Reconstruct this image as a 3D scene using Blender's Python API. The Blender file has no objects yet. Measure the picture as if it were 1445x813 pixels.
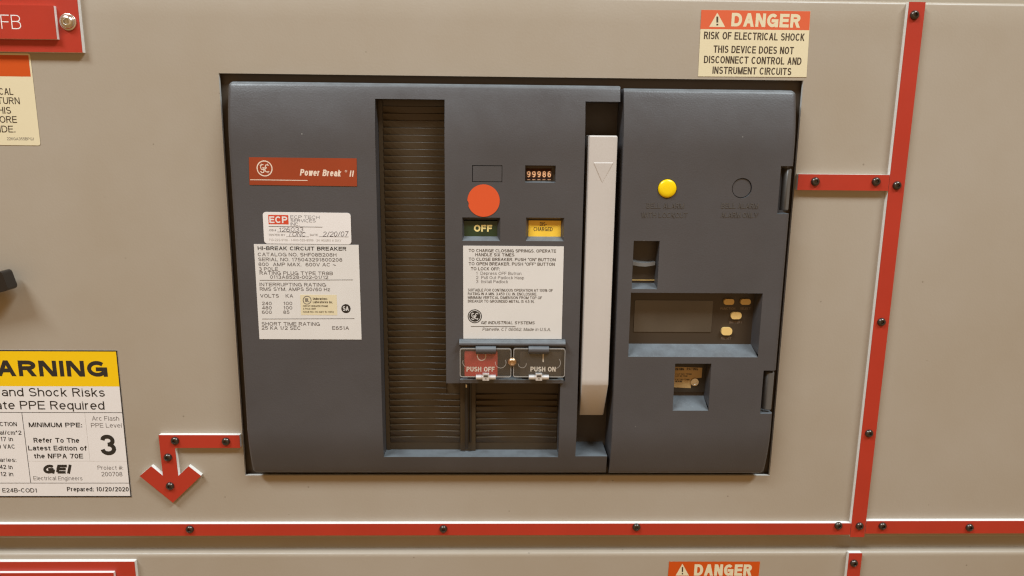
import bpy, bmesh, math, random
from mathutils import Vector, Matrix
random.seed(7)
S = bpy.context.scene
COL = S.collection
# ------------------------------------------------------------------ camera
IW, IH, FPX = 1445.0, 813.0, 1050.0
PITCH, YAW, ROLL = -0.20094215, -0.0233549, -0.01065703
DIST = 0.5
CAM = Vector((-0.0113, -DIST, 0.1009))
def _R(p, y, r):
    cp, sp, cy, sy, cr, sr = math.cos(p), math.sin(p), math.cos(y), math.sin(y), math.cos(r), math.sin(r)
    Rx = Matrix(((1, 0, 0), (0, cp, -sp), (0, sp, cp)))
    Rz = Matrix(((cy, -sy, 0), (sy, cy, 0), (0, 0, 1)))
    Ry = Matrix(((cr, 0, sr), (0, 1, 0), (-sr, 0, cr)))
    return Rz @ Rx @ Ry
RM = _R(PITCH, YAW, ROLL)
cam = bpy.data.cameras.new('camera')
cam.sensor_width = 36.0
cam.lens = FPX / IW * 36.0
cam.clip_start = 0.01
cam.clip_end = 50
co = bpy.data.objects.new('camera', cam)
COL.objects.link(co)
M3 = RM @ Matrix(((1, 0, 0), (0, 0, -1), (0, 1, 0)))
co.matrix_world = Matrix.Translation(CAM) @ M3.to_4x4()
S.camera = co
# ------------------------------------------------------------------ light
w = bpy.data.worlds.new('World')
S.world = w
w.use_nodes = True
bg = w.node_tree.nodes['Background']
bg.inputs['Color'].default_value = (1.0, 0.58, 0.22, 1)
bg.inputs['Strength'].default_value = 0.37
def area(name, loc, target, sx, sy, power, color):
    l = bpy.data.lights.new(name, 'AREA')
    l.shape = 'RECTANGLE'; l.size = sx; l.size_y = sy; l.energy = power; l.color = color
    o = bpy.data.objects.new(name, l); COL.objects.link(o)
    o.location = loc
    o.rotation_euler = (Vector(target) - Vector(loc)).to_track_quat('-Z', 'Y').to_euler()
    return o
area('ceiling_tube_right', (1.15, -1.2, 2.0), (0.1, 0, 0), 1.0, 0.24, 57, (0.82, 0.94, 1.0))
area('ceiling_tube_left', (-1.2, -1.2, 2.0), (-0.1, 0, 0), 1.0, 0.24, 58, (0.84, 0.94, 1.0))
area('room_bounce', (0.0, -1.5, 0.1), (0, 0, -0.1), 1.6, 1.2, 1.6, (1.0, 0.78, 0.56))
S.cycles.filter_width = 1.25
S.view_settings.view_transform = 'Standard'
S.view_settings.look = 'None'
S.view_settings.exposure = 0.0
S.view_settings.gamma = 1.0
# ------------------------------------------------------------------ helpers
def P(px, py, d=0.0):
    "photo pixel -> (X, Z) on the plane d metres in front of the door face"
    v = RM @ Vector(((px - IW / 2) / FPX, 1.0, -(py - IH / 2) / FPX))
    t = (DIST - d) / v.y
    return (CAM.x + v.x * t, CAM.z + v.z * t)
def PX(px, py, d=0.0): return P(px, py, d)[0]
def PZ(px, py, d=0.0): return P(px, py, d)[1]
def rect(l, t, r, b, d=0.0):
    ym, xm = (t + b) / 2, (l + r) / 2
    return (PX(l, ym, d), PX(r, ym, d), PZ(xm, b, d), PZ(xm, t, d))   # x0,x1,z0,z1
MATS = {}
def mat(name, col, rough=0.5, metal=0.0, bump=0.0, bscale=600, var=0.0, vscale=9, spec=0.5, smudge=0.0, coat=0.0):
    if name in MATS: return MATS[name]
    m = bpy.data.materials.new(name); m.use_nodes = True
    nt = m.node_tree; n = nt.nodes['Principled BSDF']
    n.inputs['Base Color'].default_value = (*col, 1)
    n.inputs['Roughness'].default_value = rough
    n.inputs['Metallic'].default_value = metal
    n.inputs['Specular IOR Level'].default_value = spec
    n.inputs['Coat Weight'].default_value = coat
    tc = nt.nodes.new('ShaderNodeTexCoord')
    ge = nt.nodes.new('ShaderNodeNewGeometry')
    if bump:
        nz = nt.nodes.new('ShaderNodeTexNoise'); nz.inputs['Scale'].default_value = bscale
        nz.inputs['Detail'].default_value = 3
        bp = nt.nodes.new('ShaderNodeBump'); bp.inputs['Strength'].default_value = bump
        bp.inputs['Distance'].default_value = 0.0004
        nt.links.new(ge.outputs['Position'], nz.inputs['Vector'])
        nt.links.new(nz.outputs['Fac'], bp.inputs['Height'])
        nt.links.new(bp.outputs['Normal'], n.inputs['Normal'])
    if var:
        nz = nt.nodes.new('ShaderNodeTexNoise'); nz.inputs['Scale'].default_value = vscale
        nz.inputs['Detail'].default_value = 6; nz.inputs['Roughness'].default_value = 0.6
        cr = nt.nodes.new('ShaderNodeValToRGB')
        cr.color_ramp.elements[0].position = 0.3; cr.color_ramp.elements[1].position = 0.7
        cr.color_ramp.elements[0].color = (*[c * (1 - var) for c in col], 1)
        cr.color_ramp.elements[1].color = (*[min(1, c * (1 + var)) for c in col], 1)
        nt.links.new(ge.outputs['Position'], nz.inputs['Vector'])
        nt.links.new(nz.outputs['Fac'], cr.inputs['Fac'])
        nt.links.new(cr.outputs['Color'], n.inputs['Base Color'])
    if smudge:
        nz = nt.nodes.new('ShaderNodeTexNoise'); nz.inputs['Scale'].default_value = 35
        nz.inputs['Detail'].default_value = 8; nz.inputs['Roughness'].default_value = 0.65
        mr = nt.nodes.new('ShaderNodeMapRange')
        mr.inputs['From Min'].default_value = 0.3; mr.inputs['From Max'].default_value = 0.7
        mr.inputs['To Min'].default_value = rough - smudge; mr.inputs['To Max'].default_value = rough + smudge
        nt.links.new(ge.outputs['Position'], nz.inputs['Vector'])
        nt.links.new(nz.outputs['Fac'], mr.inputs['Value'])
        nt.links.new(mr.outputs['Result'], n.inputs['Roughness'])
    MATS[name] = m
    return m
PAINT = mat('beige_paint', (0.362, 0.306, 0.240), 0.42, bump=0.16, bscale=650, var=0.05, vscale=6, smudge=0.08)
EDGE = mat('bare_edge', (0.72, 0.70, 0.66), 0.4)
FRAMEM = mat('frame_paint', (0.36, 0.31, 0.24), 0.5, bump=0.1, var=0.05)
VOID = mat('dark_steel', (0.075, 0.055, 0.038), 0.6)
COVER = mat('charcoal_plastic', (0.066, 0.062, 0.065), 0.41, bump=0.20, bscale=1100, var=0.09, vscale=16, smudge=0.09)
def add_ledge_light(m, col, amount):
    "overhead light painted as a paler colour on upward-facing surfaces, broken up by noise"
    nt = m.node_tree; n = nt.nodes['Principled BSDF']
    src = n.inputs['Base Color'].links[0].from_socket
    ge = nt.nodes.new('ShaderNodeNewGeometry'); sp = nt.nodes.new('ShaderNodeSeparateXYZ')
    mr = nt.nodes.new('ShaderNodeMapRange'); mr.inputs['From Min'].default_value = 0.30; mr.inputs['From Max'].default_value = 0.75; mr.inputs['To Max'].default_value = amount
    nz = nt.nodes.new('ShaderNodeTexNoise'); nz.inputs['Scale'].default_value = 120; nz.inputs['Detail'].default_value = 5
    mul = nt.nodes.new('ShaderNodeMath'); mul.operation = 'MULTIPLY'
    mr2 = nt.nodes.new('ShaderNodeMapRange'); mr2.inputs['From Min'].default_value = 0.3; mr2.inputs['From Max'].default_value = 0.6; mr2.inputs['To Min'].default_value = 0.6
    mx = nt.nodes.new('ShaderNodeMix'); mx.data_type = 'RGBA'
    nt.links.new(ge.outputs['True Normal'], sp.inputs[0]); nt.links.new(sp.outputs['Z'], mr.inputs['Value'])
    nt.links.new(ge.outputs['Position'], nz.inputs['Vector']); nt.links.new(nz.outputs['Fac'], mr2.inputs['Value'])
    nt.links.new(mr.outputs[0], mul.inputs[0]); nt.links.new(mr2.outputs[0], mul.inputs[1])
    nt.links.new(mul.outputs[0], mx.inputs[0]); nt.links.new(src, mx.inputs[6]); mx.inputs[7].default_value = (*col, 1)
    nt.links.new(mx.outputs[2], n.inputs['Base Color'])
def add_specks(m, col, scale, share):
    nt = m.node_tree; n = nt.nodes['Principled BSDF']
    src = n.inputs['Base Color'].links[0].from_socket
    ge = nt.nodes.new('ShaderNodeNewGeometry')
    vo = nt.nodes.new('ShaderNodeTexVoronoi'); vo.inputs['Scale'].default_value = scale
    sp = nt.nodes.new('ShaderNodeSeparateColor')
    a = nt.nodes.new('ShaderNodeMath'); a.operation = 'LESS_THAN'; a.inputs[1].default_value = 0.13
    b = nt.nodes.new('ShaderNodeMath'); b.operation = 'LESS_THAN'; b.inputs[1].default_value = share
    c = nt.nodes.new('ShaderNodeMath'); c.operation = 'MULTIPLY'
    d_ = nt.nodes.new('ShaderNodeMath'); d_.operation = 'MULTIPLY'; d_.inputs[1].default_value = 0.5
    mx = nt.nodes.new('ShaderNodeMix'); mx.data_type = 'RGBA'
    nt.links.new(ge.outputs['Position'], vo.inputs['Vector']); nt.links.new(vo.outputs['Distance'], a.inputs[0])
    nt.links.new(vo.outputs['Color'], sp.inputs[0]); nt.links.new(sp.outputs[0], b.inputs[0])
    nt.links.new(a.outputs[0], c.inputs[0]); nt.links.new(b.outputs[0], c.inputs[1]); nt.links.new(c.outputs[0], d_.inputs[0])
    nt.links.new(d_.outputs[0], mx.inputs[0]); nt.links.new(src, mx.inputs[6]); mx.inputs[7].default_value = (*col, 1)
    nt.links.new(mx.outputs[2], n.inputs['Base Color'])
add_specks(COVER, (0.30, 0.29, 0.27), 230, 0.010)
add_specks(PAINT, (0.12, 0.09, 0.06), 200, 0.02)
for _n in PAINT.node_tree.nodes:
    if _n.type == 'VALTORGB':
        _n.color_ramp.elements[0].color = (0.340, 0.280, 0.212, 1); _n.color_ramp.elements[1].color = (0.378, 0.324, 0.262, 1)
add_ledge_light(COVER, (0.22, 0.255, 0.28), 0.52)  # cool light from above on the ledges, painted into the cover colour
GRILLE = mat('grille_plastic', (0.045, 0.028, 0.013), 0.42, bump=0.1, bscale=900, var=0.12, vscale=40)
RED = mat('red_laminate', (0.41, 0.031, 0.015), 0.42, bump=0.04, bscale=900, var=0.05, vscale=25, smudge=0.05)
CORE = mat('white_laminate', (0.80, 0.79, 0.77), 0.5)
BLACKSCREW = mat('black_oxide', (0.10, 0.085, 0.075), 0.28, metal=0.85)
STEEL = mat('bright_steel', (0.72, 0.68, 0.62), 0.25, metal=1.0)
BRASS = mat('brass', (0.60, 0.42, 0.26), 0.36, metal=1.0)
CREAM = mat('cream_vinyl', (0.70, 0.61, 0.41), 0.40, var=0.02, vscale=12)
PAPER = mat('label_paper', (0.66, 0.63, 0.60), 0.42, var=0.03, vscale=30)
WPAPER = mat('white_vinyl', (0.74, 0.70, 0.68), 0.38, var=0.02, vscale=15)
INK = mat('black_ink', (0.022, 0.018, 0.015), 0.5)
INKB = mat('brown_ink', (0.055, 0.035, 0.020), 0.5)
INKG = mat('grey_ink', (0.13, 0.11, 0.10), 0.5)
INKL = mat('pale_grey_ink', (0.42, 0.38, 0.34), 0.5)
INKP = mat('pencil_ink', (0.06, 0.05, 0.06), 0.5)
ORANGE = mat('danger_orange', (0.66, 0.115, 0.045), 0.4, var=0.03)
ORANGE2 = mat('caution_orange', (0.54, 0.068, 0.003), 0.45, var=0.03)
YELLOW = mat('warning_yellow', (0.84, 0.52, 0.002), 0.45)
PLATE = mat('nameplate_orange', (0.285, 0.040, 0.010), 0.40, var=0.08, vscale=30)
PLINK = mat('nameplate_print', (0.76, 0.60, 0.48), 0.4)
DOT = mat('fluorescent_sticker', (0.66, 0.083, 0.018), 0.48, var=0.03)
ECPRED = mat('sticker_red', (0.60, 0.06, 0.025), 0.4)
GREEN = mat('indicator_green', (0.018, 0.036, 0.012), 0.4, var=0.2, vscale=60)
INDY = mat('indicator_yellow', (0.90, 0.56, 0.05), 0.4, var=0.08, vscale=60)
CREAMINK = mat('cream_print', (0.82, 0.66, 0.26), 0.4)
YBTN = mat('yellow_button', (0.88, 0.60, 0.002), 0.28)
ABTN = mat('amber_rubber', (0.74, 0.50, 0.18), 0.45, var=0.05, vscale=60)
HANDLE = mat('handle_plastic', (0.53, 0.485, 0.45), 0.42, bump=0.08, bscale=700, var=0.03, vscale=20, smudge=0.05)
REDBTN = mat('red_button', (0.36, 0.028, 0.020), 0.4, var=0.05, vscale=40)
BLKBTN = mat('black_button', (0.018, 0.014, 0.012), 0.4)
WPRINT = mat('button_print', (0.66, 0.60, 0.54), 0.4)
KNOB = mat('knob_black', (0.016, 0.013, 0.012), 0.35, bump=0.1)
SCREEN = mat('display_window', (0.072, 0.054, 0.038), 0.22, coat=0.4, var=0.25, vscale=18)
BEZEL = mat('display_bezel', (0.046, 0.031, 0.020), 0.40)
CHROME = mat('latch_metal', (0.74, 0.74, 0.76), 0.3, metal=0.6)
RPLUG = mat('plug_label', (0.50, 0.33, 0.14), 0.45, var=0.05)
RPLUGB = mat('plug_body', (0.03, 0.022, 0.015), 0.45)
CLIPM = mat('clip_plastic', (0.095, 0.088, 0.082), 0.35, bump=0.1)
def clear_mat(name, tint, gl, white):
    m = bpy.data.materials.new(name); m.use_nodes = True
    nt = m.node_tree; nt.nodes.clear()
    out = nt.nodes.new('ShaderNodeOutputMaterial')
    tr = nt.nodes.new('ShaderNodeBsdfTransparent'); tr.inputs['Color'].default_value = (*tint, 1)
    gb = nt.nodes.new('ShaderNodeBsdfGlossy'); gb.inputs['Roughness'].default_value = 0.08
    df = nt.nodes.new('ShaderNodeBsdfDiffuse'); df.inputs['Color'].default_value = (.8, .74, .68, 1)
    m1 = nt.nodes.new('ShaderNodeMixShader'); m2 = nt.nodes.new('ShaderNodeMixShader')
    m2.inputs[0].default_value = white
    m1.inputs[0].default_value = 0.05
    nt.links.new(tr.outputs[0], m1.inputs[1]); nt.links.new(gb.outputs[0], m1.inputs[2])
    nt.links.new(m1.outputs[0], m2.inputs[1]); nt.links.new(df.outputs[0], m2.inputs[2])
    nt.links.new(m2.outputs[0], out.inputs[0])
    return m
CLEAR = clear_mat('clear_plastic', (.98, .97, .95), 0, 0.02)
CLEARRIM = clear_mat('clear_plastic_rim', (.88, .86, .82), 0, 0.30)

WORLD = {}
class MB:
    def __init__(s): s.v = []; s.f = []; s.m = []; s.mats = []
    def mi(s, m):
        if m not in s.mats: s.mats.append(m)
        return s.mats.index(m)
    def add(s, vs, fs, m):
        b = len(s.v); k = s.mi(m)
        s.v += [tuple(v) for v in vs]
        for f in fs: s.f.append(tuple(b + i for i in f)); s.m.append(k)
    def box(s, x0, x1, z0, z1, d0, d1, m):
        "d0 back, d1 front (metres towards the camera)"
        vs = [(x0, -d0, z0), (x1, -d0, z0), (x1, -d0, z1), (x0, -d0, z1), (x0, -d1, z0), (x1, -d1, z0), (x1, -d1, z1), (x0, -d1, z1)]
        s.add(vs, [(3, 2, 1, 0), (4, 5, 6, 7), (0, 1, 5, 4), (1, 2, 6, 5), (2, 3, 7, 6), (3, 0, 4, 7)], m)
    def prism(s, pts, d0, d1, m, mside=None):
        "pts: (x,z) outline, any order"
        a = sum(pts[i][0] * pts[(i + 1) % len(pts)][1] - pts[(i + 1) % len(pts)][0] * pts[i][1] for i in range(len(pts)))
        if a < 0: pts = pts[::-1]
        n = len(pts)
        vs = [(x, -d1, z) for x, z in pts] + [(x, -d0, z) for x, z in pts]
        s.add(vs, [tuple(range(n)), tuple(range(2 * n - 1, n - 1, -1))], m)
        s.add(vs, [(i, n + i, n + (i + 1) % n, (i + 1) % n) for i in range(n)], mside or m)
    def flat(s, pts, d, m):
        a = sum(pts[i][0] * pts[(i + 1) % len(pts)][1] - pts[(i + 1) % len(pts)][0] * pts[i][1] for i in range(len(pts)))
        if a < 0: pts = pts[::-1]
        s.add([(x, -d, z) for x, z in pts], [tuple(range(len(pts)))], m)
    def lathe(s, cx, cz, prof, m, n=28, d=0.0, hexr=None):
        "prof: (radius, depth) from rim to centre, axis towards camera"
        vs = []; fs = []
        for k, (r, dd) in enumerate(prof):
            for i in range(n):
                a = 2 * math.pi * i / n; rr = r
                if hexr and k in hexr:
                    aa = (a + math.pi / 6) % (math.pi / 3) - math.pi / 6
                    rr = r / math.cos(aa) * .9
                vs.append((cx + rr * math.cos(a), -(d + dd), cz + rr * math.sin(a)))
        for k in range(len(prof) - 1):
            for i in range(n):
                j = (i + 1) % n
                fs.append((k * n + i, k * n + j, (k + 1) * n + j, (k + 1) * n + i))
        fs.append(tuple((len(prof) - 1) * n + i for i in range(n)))
        s.add(vs, fs, m)
    def build(s, name, parent=None, bevel=0.0, seg=2, smooth=False, angle=35, origin=None):
        me = bpy.data.meshes.new(name)
        vs = [Vector(v) for v in s.v]
        mn = Vector([min(v[i] for v in vs) for i in range(3)]); mx = Vector([max(v[i] for v in vs) for i in range(3)])
        c = Vector(origin) if origin else (mn + mx) / 2
        me.from_pydata([v - c for v in vs], [], s.f)
        for m in s.mats: me.materials.append(m)
        me.polygons.foreach_set('material_index', s.m)
        if smooth:
            me.polygons.foreach_set('use_smooth', [True] * len(me.polygons))
            me.set_sharp_from_angle(angle=math.radians(angle))
        me.update()
        o = bpy.data.objects.new(name, me); COL.objects.link(o)
        pw = WORLD[parent.name] if parent else Vector((0, 0, 0))
        o.parent = parent; o.location = c - pw
        WORLD[o.name] = c
        if bevel:
            b = o.modifiers.new('edge', 'BEVEL'); b.width = bevel; b.segments = seg
            b.limit_method = 'ANGLE'; b.angle_limit = math.radians(50); b.harden_normals = False
        return o
def root(name, loc, label, cat, group=None):
    o = bpy.data.objects.new(name, None); COL.objects.link(o)
    o.empty_display_size = 0.02
    o.location = loc; WORLD[o.name] = Vector(loc)
    o['label'] = label; o['category'] = cat
    if group: o['group'] = group
    return o
def tag(o, label=None, cat=None, group=None, kind=None):
    if label: o['label'] = label
    if cat: o['category'] = cat
    if group: o['group'] = group
    if kind: o['kind'] = kind
    return o
def at_loc(o, world, parent):
    "copy o to a world position under parent"
    c = o.copy(); COL.objects.link(c); c.parent = parent
    c.location = Vector(world) - WORLD[parent.name]
    WORLD[c.name] = Vector(world)
    return c
def circle_pts(cx, cz, r, n=32, rz=None):
    return [(cx + r * math.cos(2 * math.pi * i / n), cz + (rz or r) * math.sin(2 * math.pi * i / n)) for i in range(n)]
def rrect(x0, x1, z0, z1, r, n=4):
    out = []
    for cx, cz, a0 in ((x1 - r, z1 - r, 0), (x0 + r, z1 - r, 90), (x0 + r, z0 + r, 180), (x1 - r, z0 + r, 270)):
        for i in range(n + 1):
            a = math.radians(a0 + 90 * i / n); out.append((cx + r * math.cos(a), cz + r * math.sin(a)))
    return out
# ------------------------------------------------------------------ lettering: grotesque drawn with strokes
def A(cx, cy, rx, ry, a, b):
    n = max(2, int(abs(b - a) / 16) + 1)
    return [(cx + rx * math.cos(math.radians(a + (b - a) * i / n)), cy + ry * math.sin(math.radians(a + (b - a) * i / n))) for i in range(n + 1)]
XH = .73
bowl = lambda: A(.22, XH / 2, .22, XH / 2, 0, 360)
G = {
' ': (.13, []), 'A': (.62, [[(0, 0), (.31, 1)], [(.31, 1), (.62, 0)], [(.2, .32), (.42, .32)]]),
'B': (.54, [[(0, 0), (0, 1)], [(0, 1), (.3, 1)] + A(.3, .77, .21, .23, 80, -80) + [(0, .54)], A(.31, .27, .23, .27, 90, -90) + [(0, 0)]]),
'C': (.62, [A(.32, .5, .32, .5, 42, 318)]), 'D': (.60, [[(0, 0), (0, 1)], [(0, 1), (.26, 1)] + A(.28, .5, .32, .5, 80, -80) + [(.26, 0), (0, 0)]]),
'E': (.50, [[(.5, 1), (0, 1), (0, 0), (.5, 0)], [(0, .52), (.46, .52)]]), 'F': (.47, [[(.47, 1), (0, 1), (0, 0)], [(0, .5), (.42, .5)]]),
'G': (.66, [A(.33, .5, .33, .5, 45, 325), [(.36, .46), (.66, .46), (.66, 0)]]),
'H': (.56, [[(0, 0), (0, 1)], [(.56, 0), (.56, 1)], [(0, .53), (.56, .53)]]), 'I': (.02, [[(.01, 0), (.01, 1)]]),
'J': (.4, [[(.4, 1), (.4, .25)] + A(.2, .25, .2, .25, 0, -170)]), 'K': (.56, [[(0, 0), (0, 1)], [(.54, 1), (0, .38)], [(.18, .58), (.56, 0)]]),
'L': (.46, [[(0, 1), (0, 0), (.46, 0)]]), 'M': (.7, [[(0, 0), (0, 1)], [(0, 1), (.35, 0)], [(.35, 0), (.7, 1)], [(.7, 1), (.7, 0)]]),
'N': (.56, [[(0, 0), (0, 1)], [(0, 1), (.56, 0)], [(.56, 0), (.56, 1)]]), 'O': (.66, [A(.33, .5, .33, .5, 0, 360)]),
'P': (.54, [[(0, 0), (0, 1)], [(0, 1), (.3, 1)] + A(.3, .74, .24, .26, 80, -80) + [(0, .48)]]),
'Q': (.66, [A(.33, .5, .33, .5, 0, 360), [(.4, .25), (.66, 0)]]),
'R': (.56, [[(0, 0), (0, 1)], [(0, 1), (.3, 1)] + A(.3, .76, .24, .24, 80, -80) + [(0, .52)], [(.3, .52), (.56, 0)]]),
'S': (.54, [A(.27, .755, .245, .245, 25, 270) + A(.27, .255, .27, .255, 80, -155)]),
'T': (.56, [[(0, 1), (.56, 1)], [(.28, 0), (.28, 1)]]), 'U': (.54, [[(0, 1), (0, .3)] + A(.27, .3, .27, .3, 190, 350) + [(.54, .3), (.54, 1)]]),
'V': (.6, [[(0, 1), (.3, 0)], [(.3, 0), (.6, 1)]]), 'W': (.88, [[(0, 1), (.22, 0)], [(.22, 0), (.44, 1)], [(.44, 1), (.66, 0)], [(.66, 0), (.88, 1)]]),
'X': (.58, [[(0, 0), (.58, 1)], [(0, 1), (.58, 0)]]), 'Y': (.6, [[(0, 1), (.3, .45)], [(.6, 1), (.3, .45)], [(.3, .48), (.3, 0)]]),
'Z': (.54, [[(0, 1), (.54, 1)], [(.54, 1), (0, 0)], [(0, 0), (.54, 0)]]),
'a': (.42, [A(.22, .52, .2, .21, 155, 10) + [(.42, .5), (.42, 0)], A(.2, .2, .2, .2, 0, 360)]),
'b': (.44, [[(0, 0), (0, 1)], bowl()]), 'c': (.42, [A(.22, XH / 2, .22, XH / 2, 48, 312)]), 'd': (.44, [[(.44, 0), (.44, 1)], bowl()]),
'e': (.44, [[(.0, .38), (.44, .38)], A(.22, XH / 2, .22, XH / 2, 5, 315)]), 'f': (.24, [A(.25, .84, .14, .16, 90, 170) + [(.11, .8), (.11, 0)], [(0, .7), (.24, .7)]]),
'g': (.44, [bowl(), [(.44, XH), (.44, -.08)] + A(.22, -.08, .22, .2, -10, -150)]), 'h': (.42, [[(0, 0), (0, 1)], A(.21, .5, .21, .23, 170, 10) + [(.42, .48), (.42, 0)]]),
'i': (.02, [[(.01, 0), (.01, XH)], [(.01, .9), (.01, 1.02)]]), 'j': (.12, [[(.1, XH), (.1, -.1)], [(.1, .9), (.1, 1.02)]]), 'k': (.4, [[(0, 0), (0, 1)], [(.38, XH), (0, .28)], [(.14, .42), (.4, 0)]]),
'l': (.02, [[(.01, 0), (.01, 1)]]), 'm': (.68, [[(0, 0), (0, XH)], A(.17, .52, .17, .21, 170, 10) + [(.34, .5), (.34, 0)], A(.51, .52, .17, .21, 170, 10) + [(.68, .5), (.68, 0)]]),
'n': (.42, [[(0, 0), (0, XH)], A(.21, .5, .21, .23, 170, 10) + [(.42, .48), (.42, 0)]]), 'o': (.44, [bowl()]),
'p': (.44, [[(0, -.27), (0, XH)], bowl()]), 'q': (.44, [[(.44, -.27), (.44, XH)], bowl()]), 'r': (.24, [[(0, 0), (0, XH)], A(.22, .5, .22, .23, 170, 85)]),
's': (.38, [A(.19, .55, .175, .175, 30, 270) + A(.19, .19, .19, .185, 80, -155)]), 't': (.24, [[(.11, .95), (.11, .14)] + A(.24, .14, .13, .14, 190, 270), [(0, .7), (.24, .7)]]),
'u': (.42, [[(0, XH), (0, .22)] + A(.21, .22, .21, .22, 190, 350), [(.42, XH), (.42, 0)]]), 'v': (.42, [[(0, XH), (.21, 0)], [(.21, 0), (.42, XH)]]),
'w': (.62, [[(0, XH), (.155, 0)], [(.155, 0), (.31, XH)], [(.31, XH), (.465, 0)], [(.465, 0), (.62, XH)]]), 'x': (.4, [[(0, 0), (.4, XH)], [(0, XH), (.4, 0)]]),
'y': (.42, [[(0, XH), (.21, 0)], [(.42, XH), (.12, -.27)]]), 'z': (.38, [[(0, XH), (.38, XH)], [(.38, XH), (0, 0)], [(0, 0), (.38, 0)]]),
'0': (.48, [A(.24, .5, .24, .5, 0, 360)]), '1': (.26, [[(.2, 0), (.2, 1)], [(.2, .98), (0, .78)]]),
'2': (.48, [A(.24, .73, .24, .27, 165, -20) + [(0, .0)], [(0, 0), (.48, 0)]]), '3': (.48, [A(.23, .76, .22, .24, 160, -90), A(.23, .27, .25, .27, 90, -160)]),
'4': (.5, [[(.38, 0), (.38, 1)], [(.38, 1), (0, .28)], [(0, .28), (.5, .28)]]), '5': (.48, [[(.44, 1), (.08, 1)], [(.08, 1), (.03, .5)], A(.22, .32, .26, .32, 140, -155)]),
'6': (.48, [A(.24, .3, .24, .3, 0, 360), A(.26, .5, .26, .5, 50, 190)]), '7': (.48, [[(0, 1), (.48, 1)], [(.48, 1), (.16, 0)]]),
'8': (.48, [A(.24, .76, .2, .24, 0, 360), A(.24, .27, .24, .27, 0, 360)]), '9': (.48, [A(.24, .7, .24, .3, 0, 360), A(.22, .5, .26, .5, 10, -130)]),
'.': (.02, [[(.01, 0), (.01, .08)]]), ',': (.02, [[(.01, .08), (-.02, -.12)]]), ':': (.02, [[(.01, 0), (.01, .08)], [(.01, .55), (.01, .63)]]),
'-': (.24, [[(0, .4), (.24, .4)]]), '/': (.3, [[(0, 0), (.3, 1)]]), '"': (.14, [[(0, .72), (0, 1)], [(.14, .72), (.14, 1)]]), "'": (.02, [[(0, .72), (0, 1)]]),
'#': (.5, [[(.1, 0), (.2, 1)], [(.32, 0), (.42, 1)], [(0, .34), (.5, .34)], [(0, .66), (.5, .66)]]), '%': (.8, [A(.18, .76, .18, .22, 0, 360), A(.62, .24, .18, .22, 0, 360), [(.15, 0), (.65, 1)]]),
'^': (.3, [[(0, .6), (.15, 1)], [(.15, 1), (.3, .6)]]), '~': (.5, [A(.13, .4, .13, .14, 180, 20) + A(.38, .4, .13, .14, 200, 350)]), '•': (.1, [[(.05, .38), (.05, .6)]]),
'!': (.02, [[(.01, .32), (.01, 1)], [(.01, 0), (.01, .1)]]), '&': (.6, [[(.6, 0), (.12, .75)] + A(.27, .8, .15, .2, 200, -20) + [(.05, .35)] + A(.25, .2, .25, .2, 150, 350)]),
'(': (.14, [A(.3, .45, .3, .65, 130, 230)]), ')': (.14, [A(-.16, .45, .3, .65, 50, -50)]),
}
ZN = [0]
def ribbon(mb, pts, t, d, m, fx):
    "pts already in millimetre-true plane units; fx maps them to (X,Z)"
    q = [pts[0]]
    for p in pts[1:]:
        if math.hypot(p[0] - q[-1][0], p[1] - q[-1][1]) > t * 0.05: q.append(p)
    if len(q) < 2: return
    runs = [[q[0]]]
    for i in range(1, len(q)):
        runs[-1].append(q[i])
        if i < len(q) - 1:
            a = math.atan2(q[i][1] - q[i - 1][1], q[i][0] - q[i - 1][0]); b = math.atan2(q[i + 1][1] - q[i][1], q[i + 1][0] - q[i][0])
            da = abs((b - a + math.pi) % (2 * math.pi) - math.pi)
            if da > math.radians(100): runs.append([q[i]])
    for r in runs:
        if len(r) < 2: continue
        closed = len(r) > 6 and math.hypot(r[0][0] - r[-1][0], r[0][1] - r[-1][1]) < t * .3
        n = len(r); L = []; Rr = []
        for i in range(n):
            if closed and i in (0, n - 1): p0, p1, p2 = r[-2], r[0], r[1]
            else: p0, p1, p2 = r[max(0, i - 1)], r[i], r[min(n - 1, i + 1)]
            d1 = (p1[0] - p0[0], p1[1] - p0[1]); d2 = (p2[0] - p1[0], p2[1] - p1[1])
            if d1 == (0, 0): d1 = d2
            if d2 == (0, 0): d2 = d1
            l1 = math.hypot(*d1) or 1; l2 = math.hypot(*d2) or 1
            n1 = (-d1[1] / l1, d1[0] / l1); n2 = (-d2[1] / l2, d2[0] / l2)
            nx, ny = n1[0] + n2[0], n1[1] + n2[1]; ll = math.hypot(nx, ny) or 1; nx /= ll; ny /= ll
            k = t / 2 / max(.55, nx * n1[0] + ny * n1[1])
            L.append((p1[0] + nx * k, p1[1] + ny * k)); Rr.append((p1[0] - nx * k, p1[1] - ny * k))
        ZN[0] = (ZN[0] + 1) % 9
        dd = d + ZN[0] * 2.0e-6
        vs = []
        for a, b in zip(L, Rr):
            xa, za = fx(a); xb, zb = fx(b)
            vs += [(xa, -dd, za), (xb, -dd, zb)]
        mb.add(vs, [(2 * i, 2 * i + 1, 2 * i + 3, 2 * i + 2) for i in range(n - 1)], m)
def measure(s): return sum(G[c][0] for c in s), len(s)
SP = .11
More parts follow.
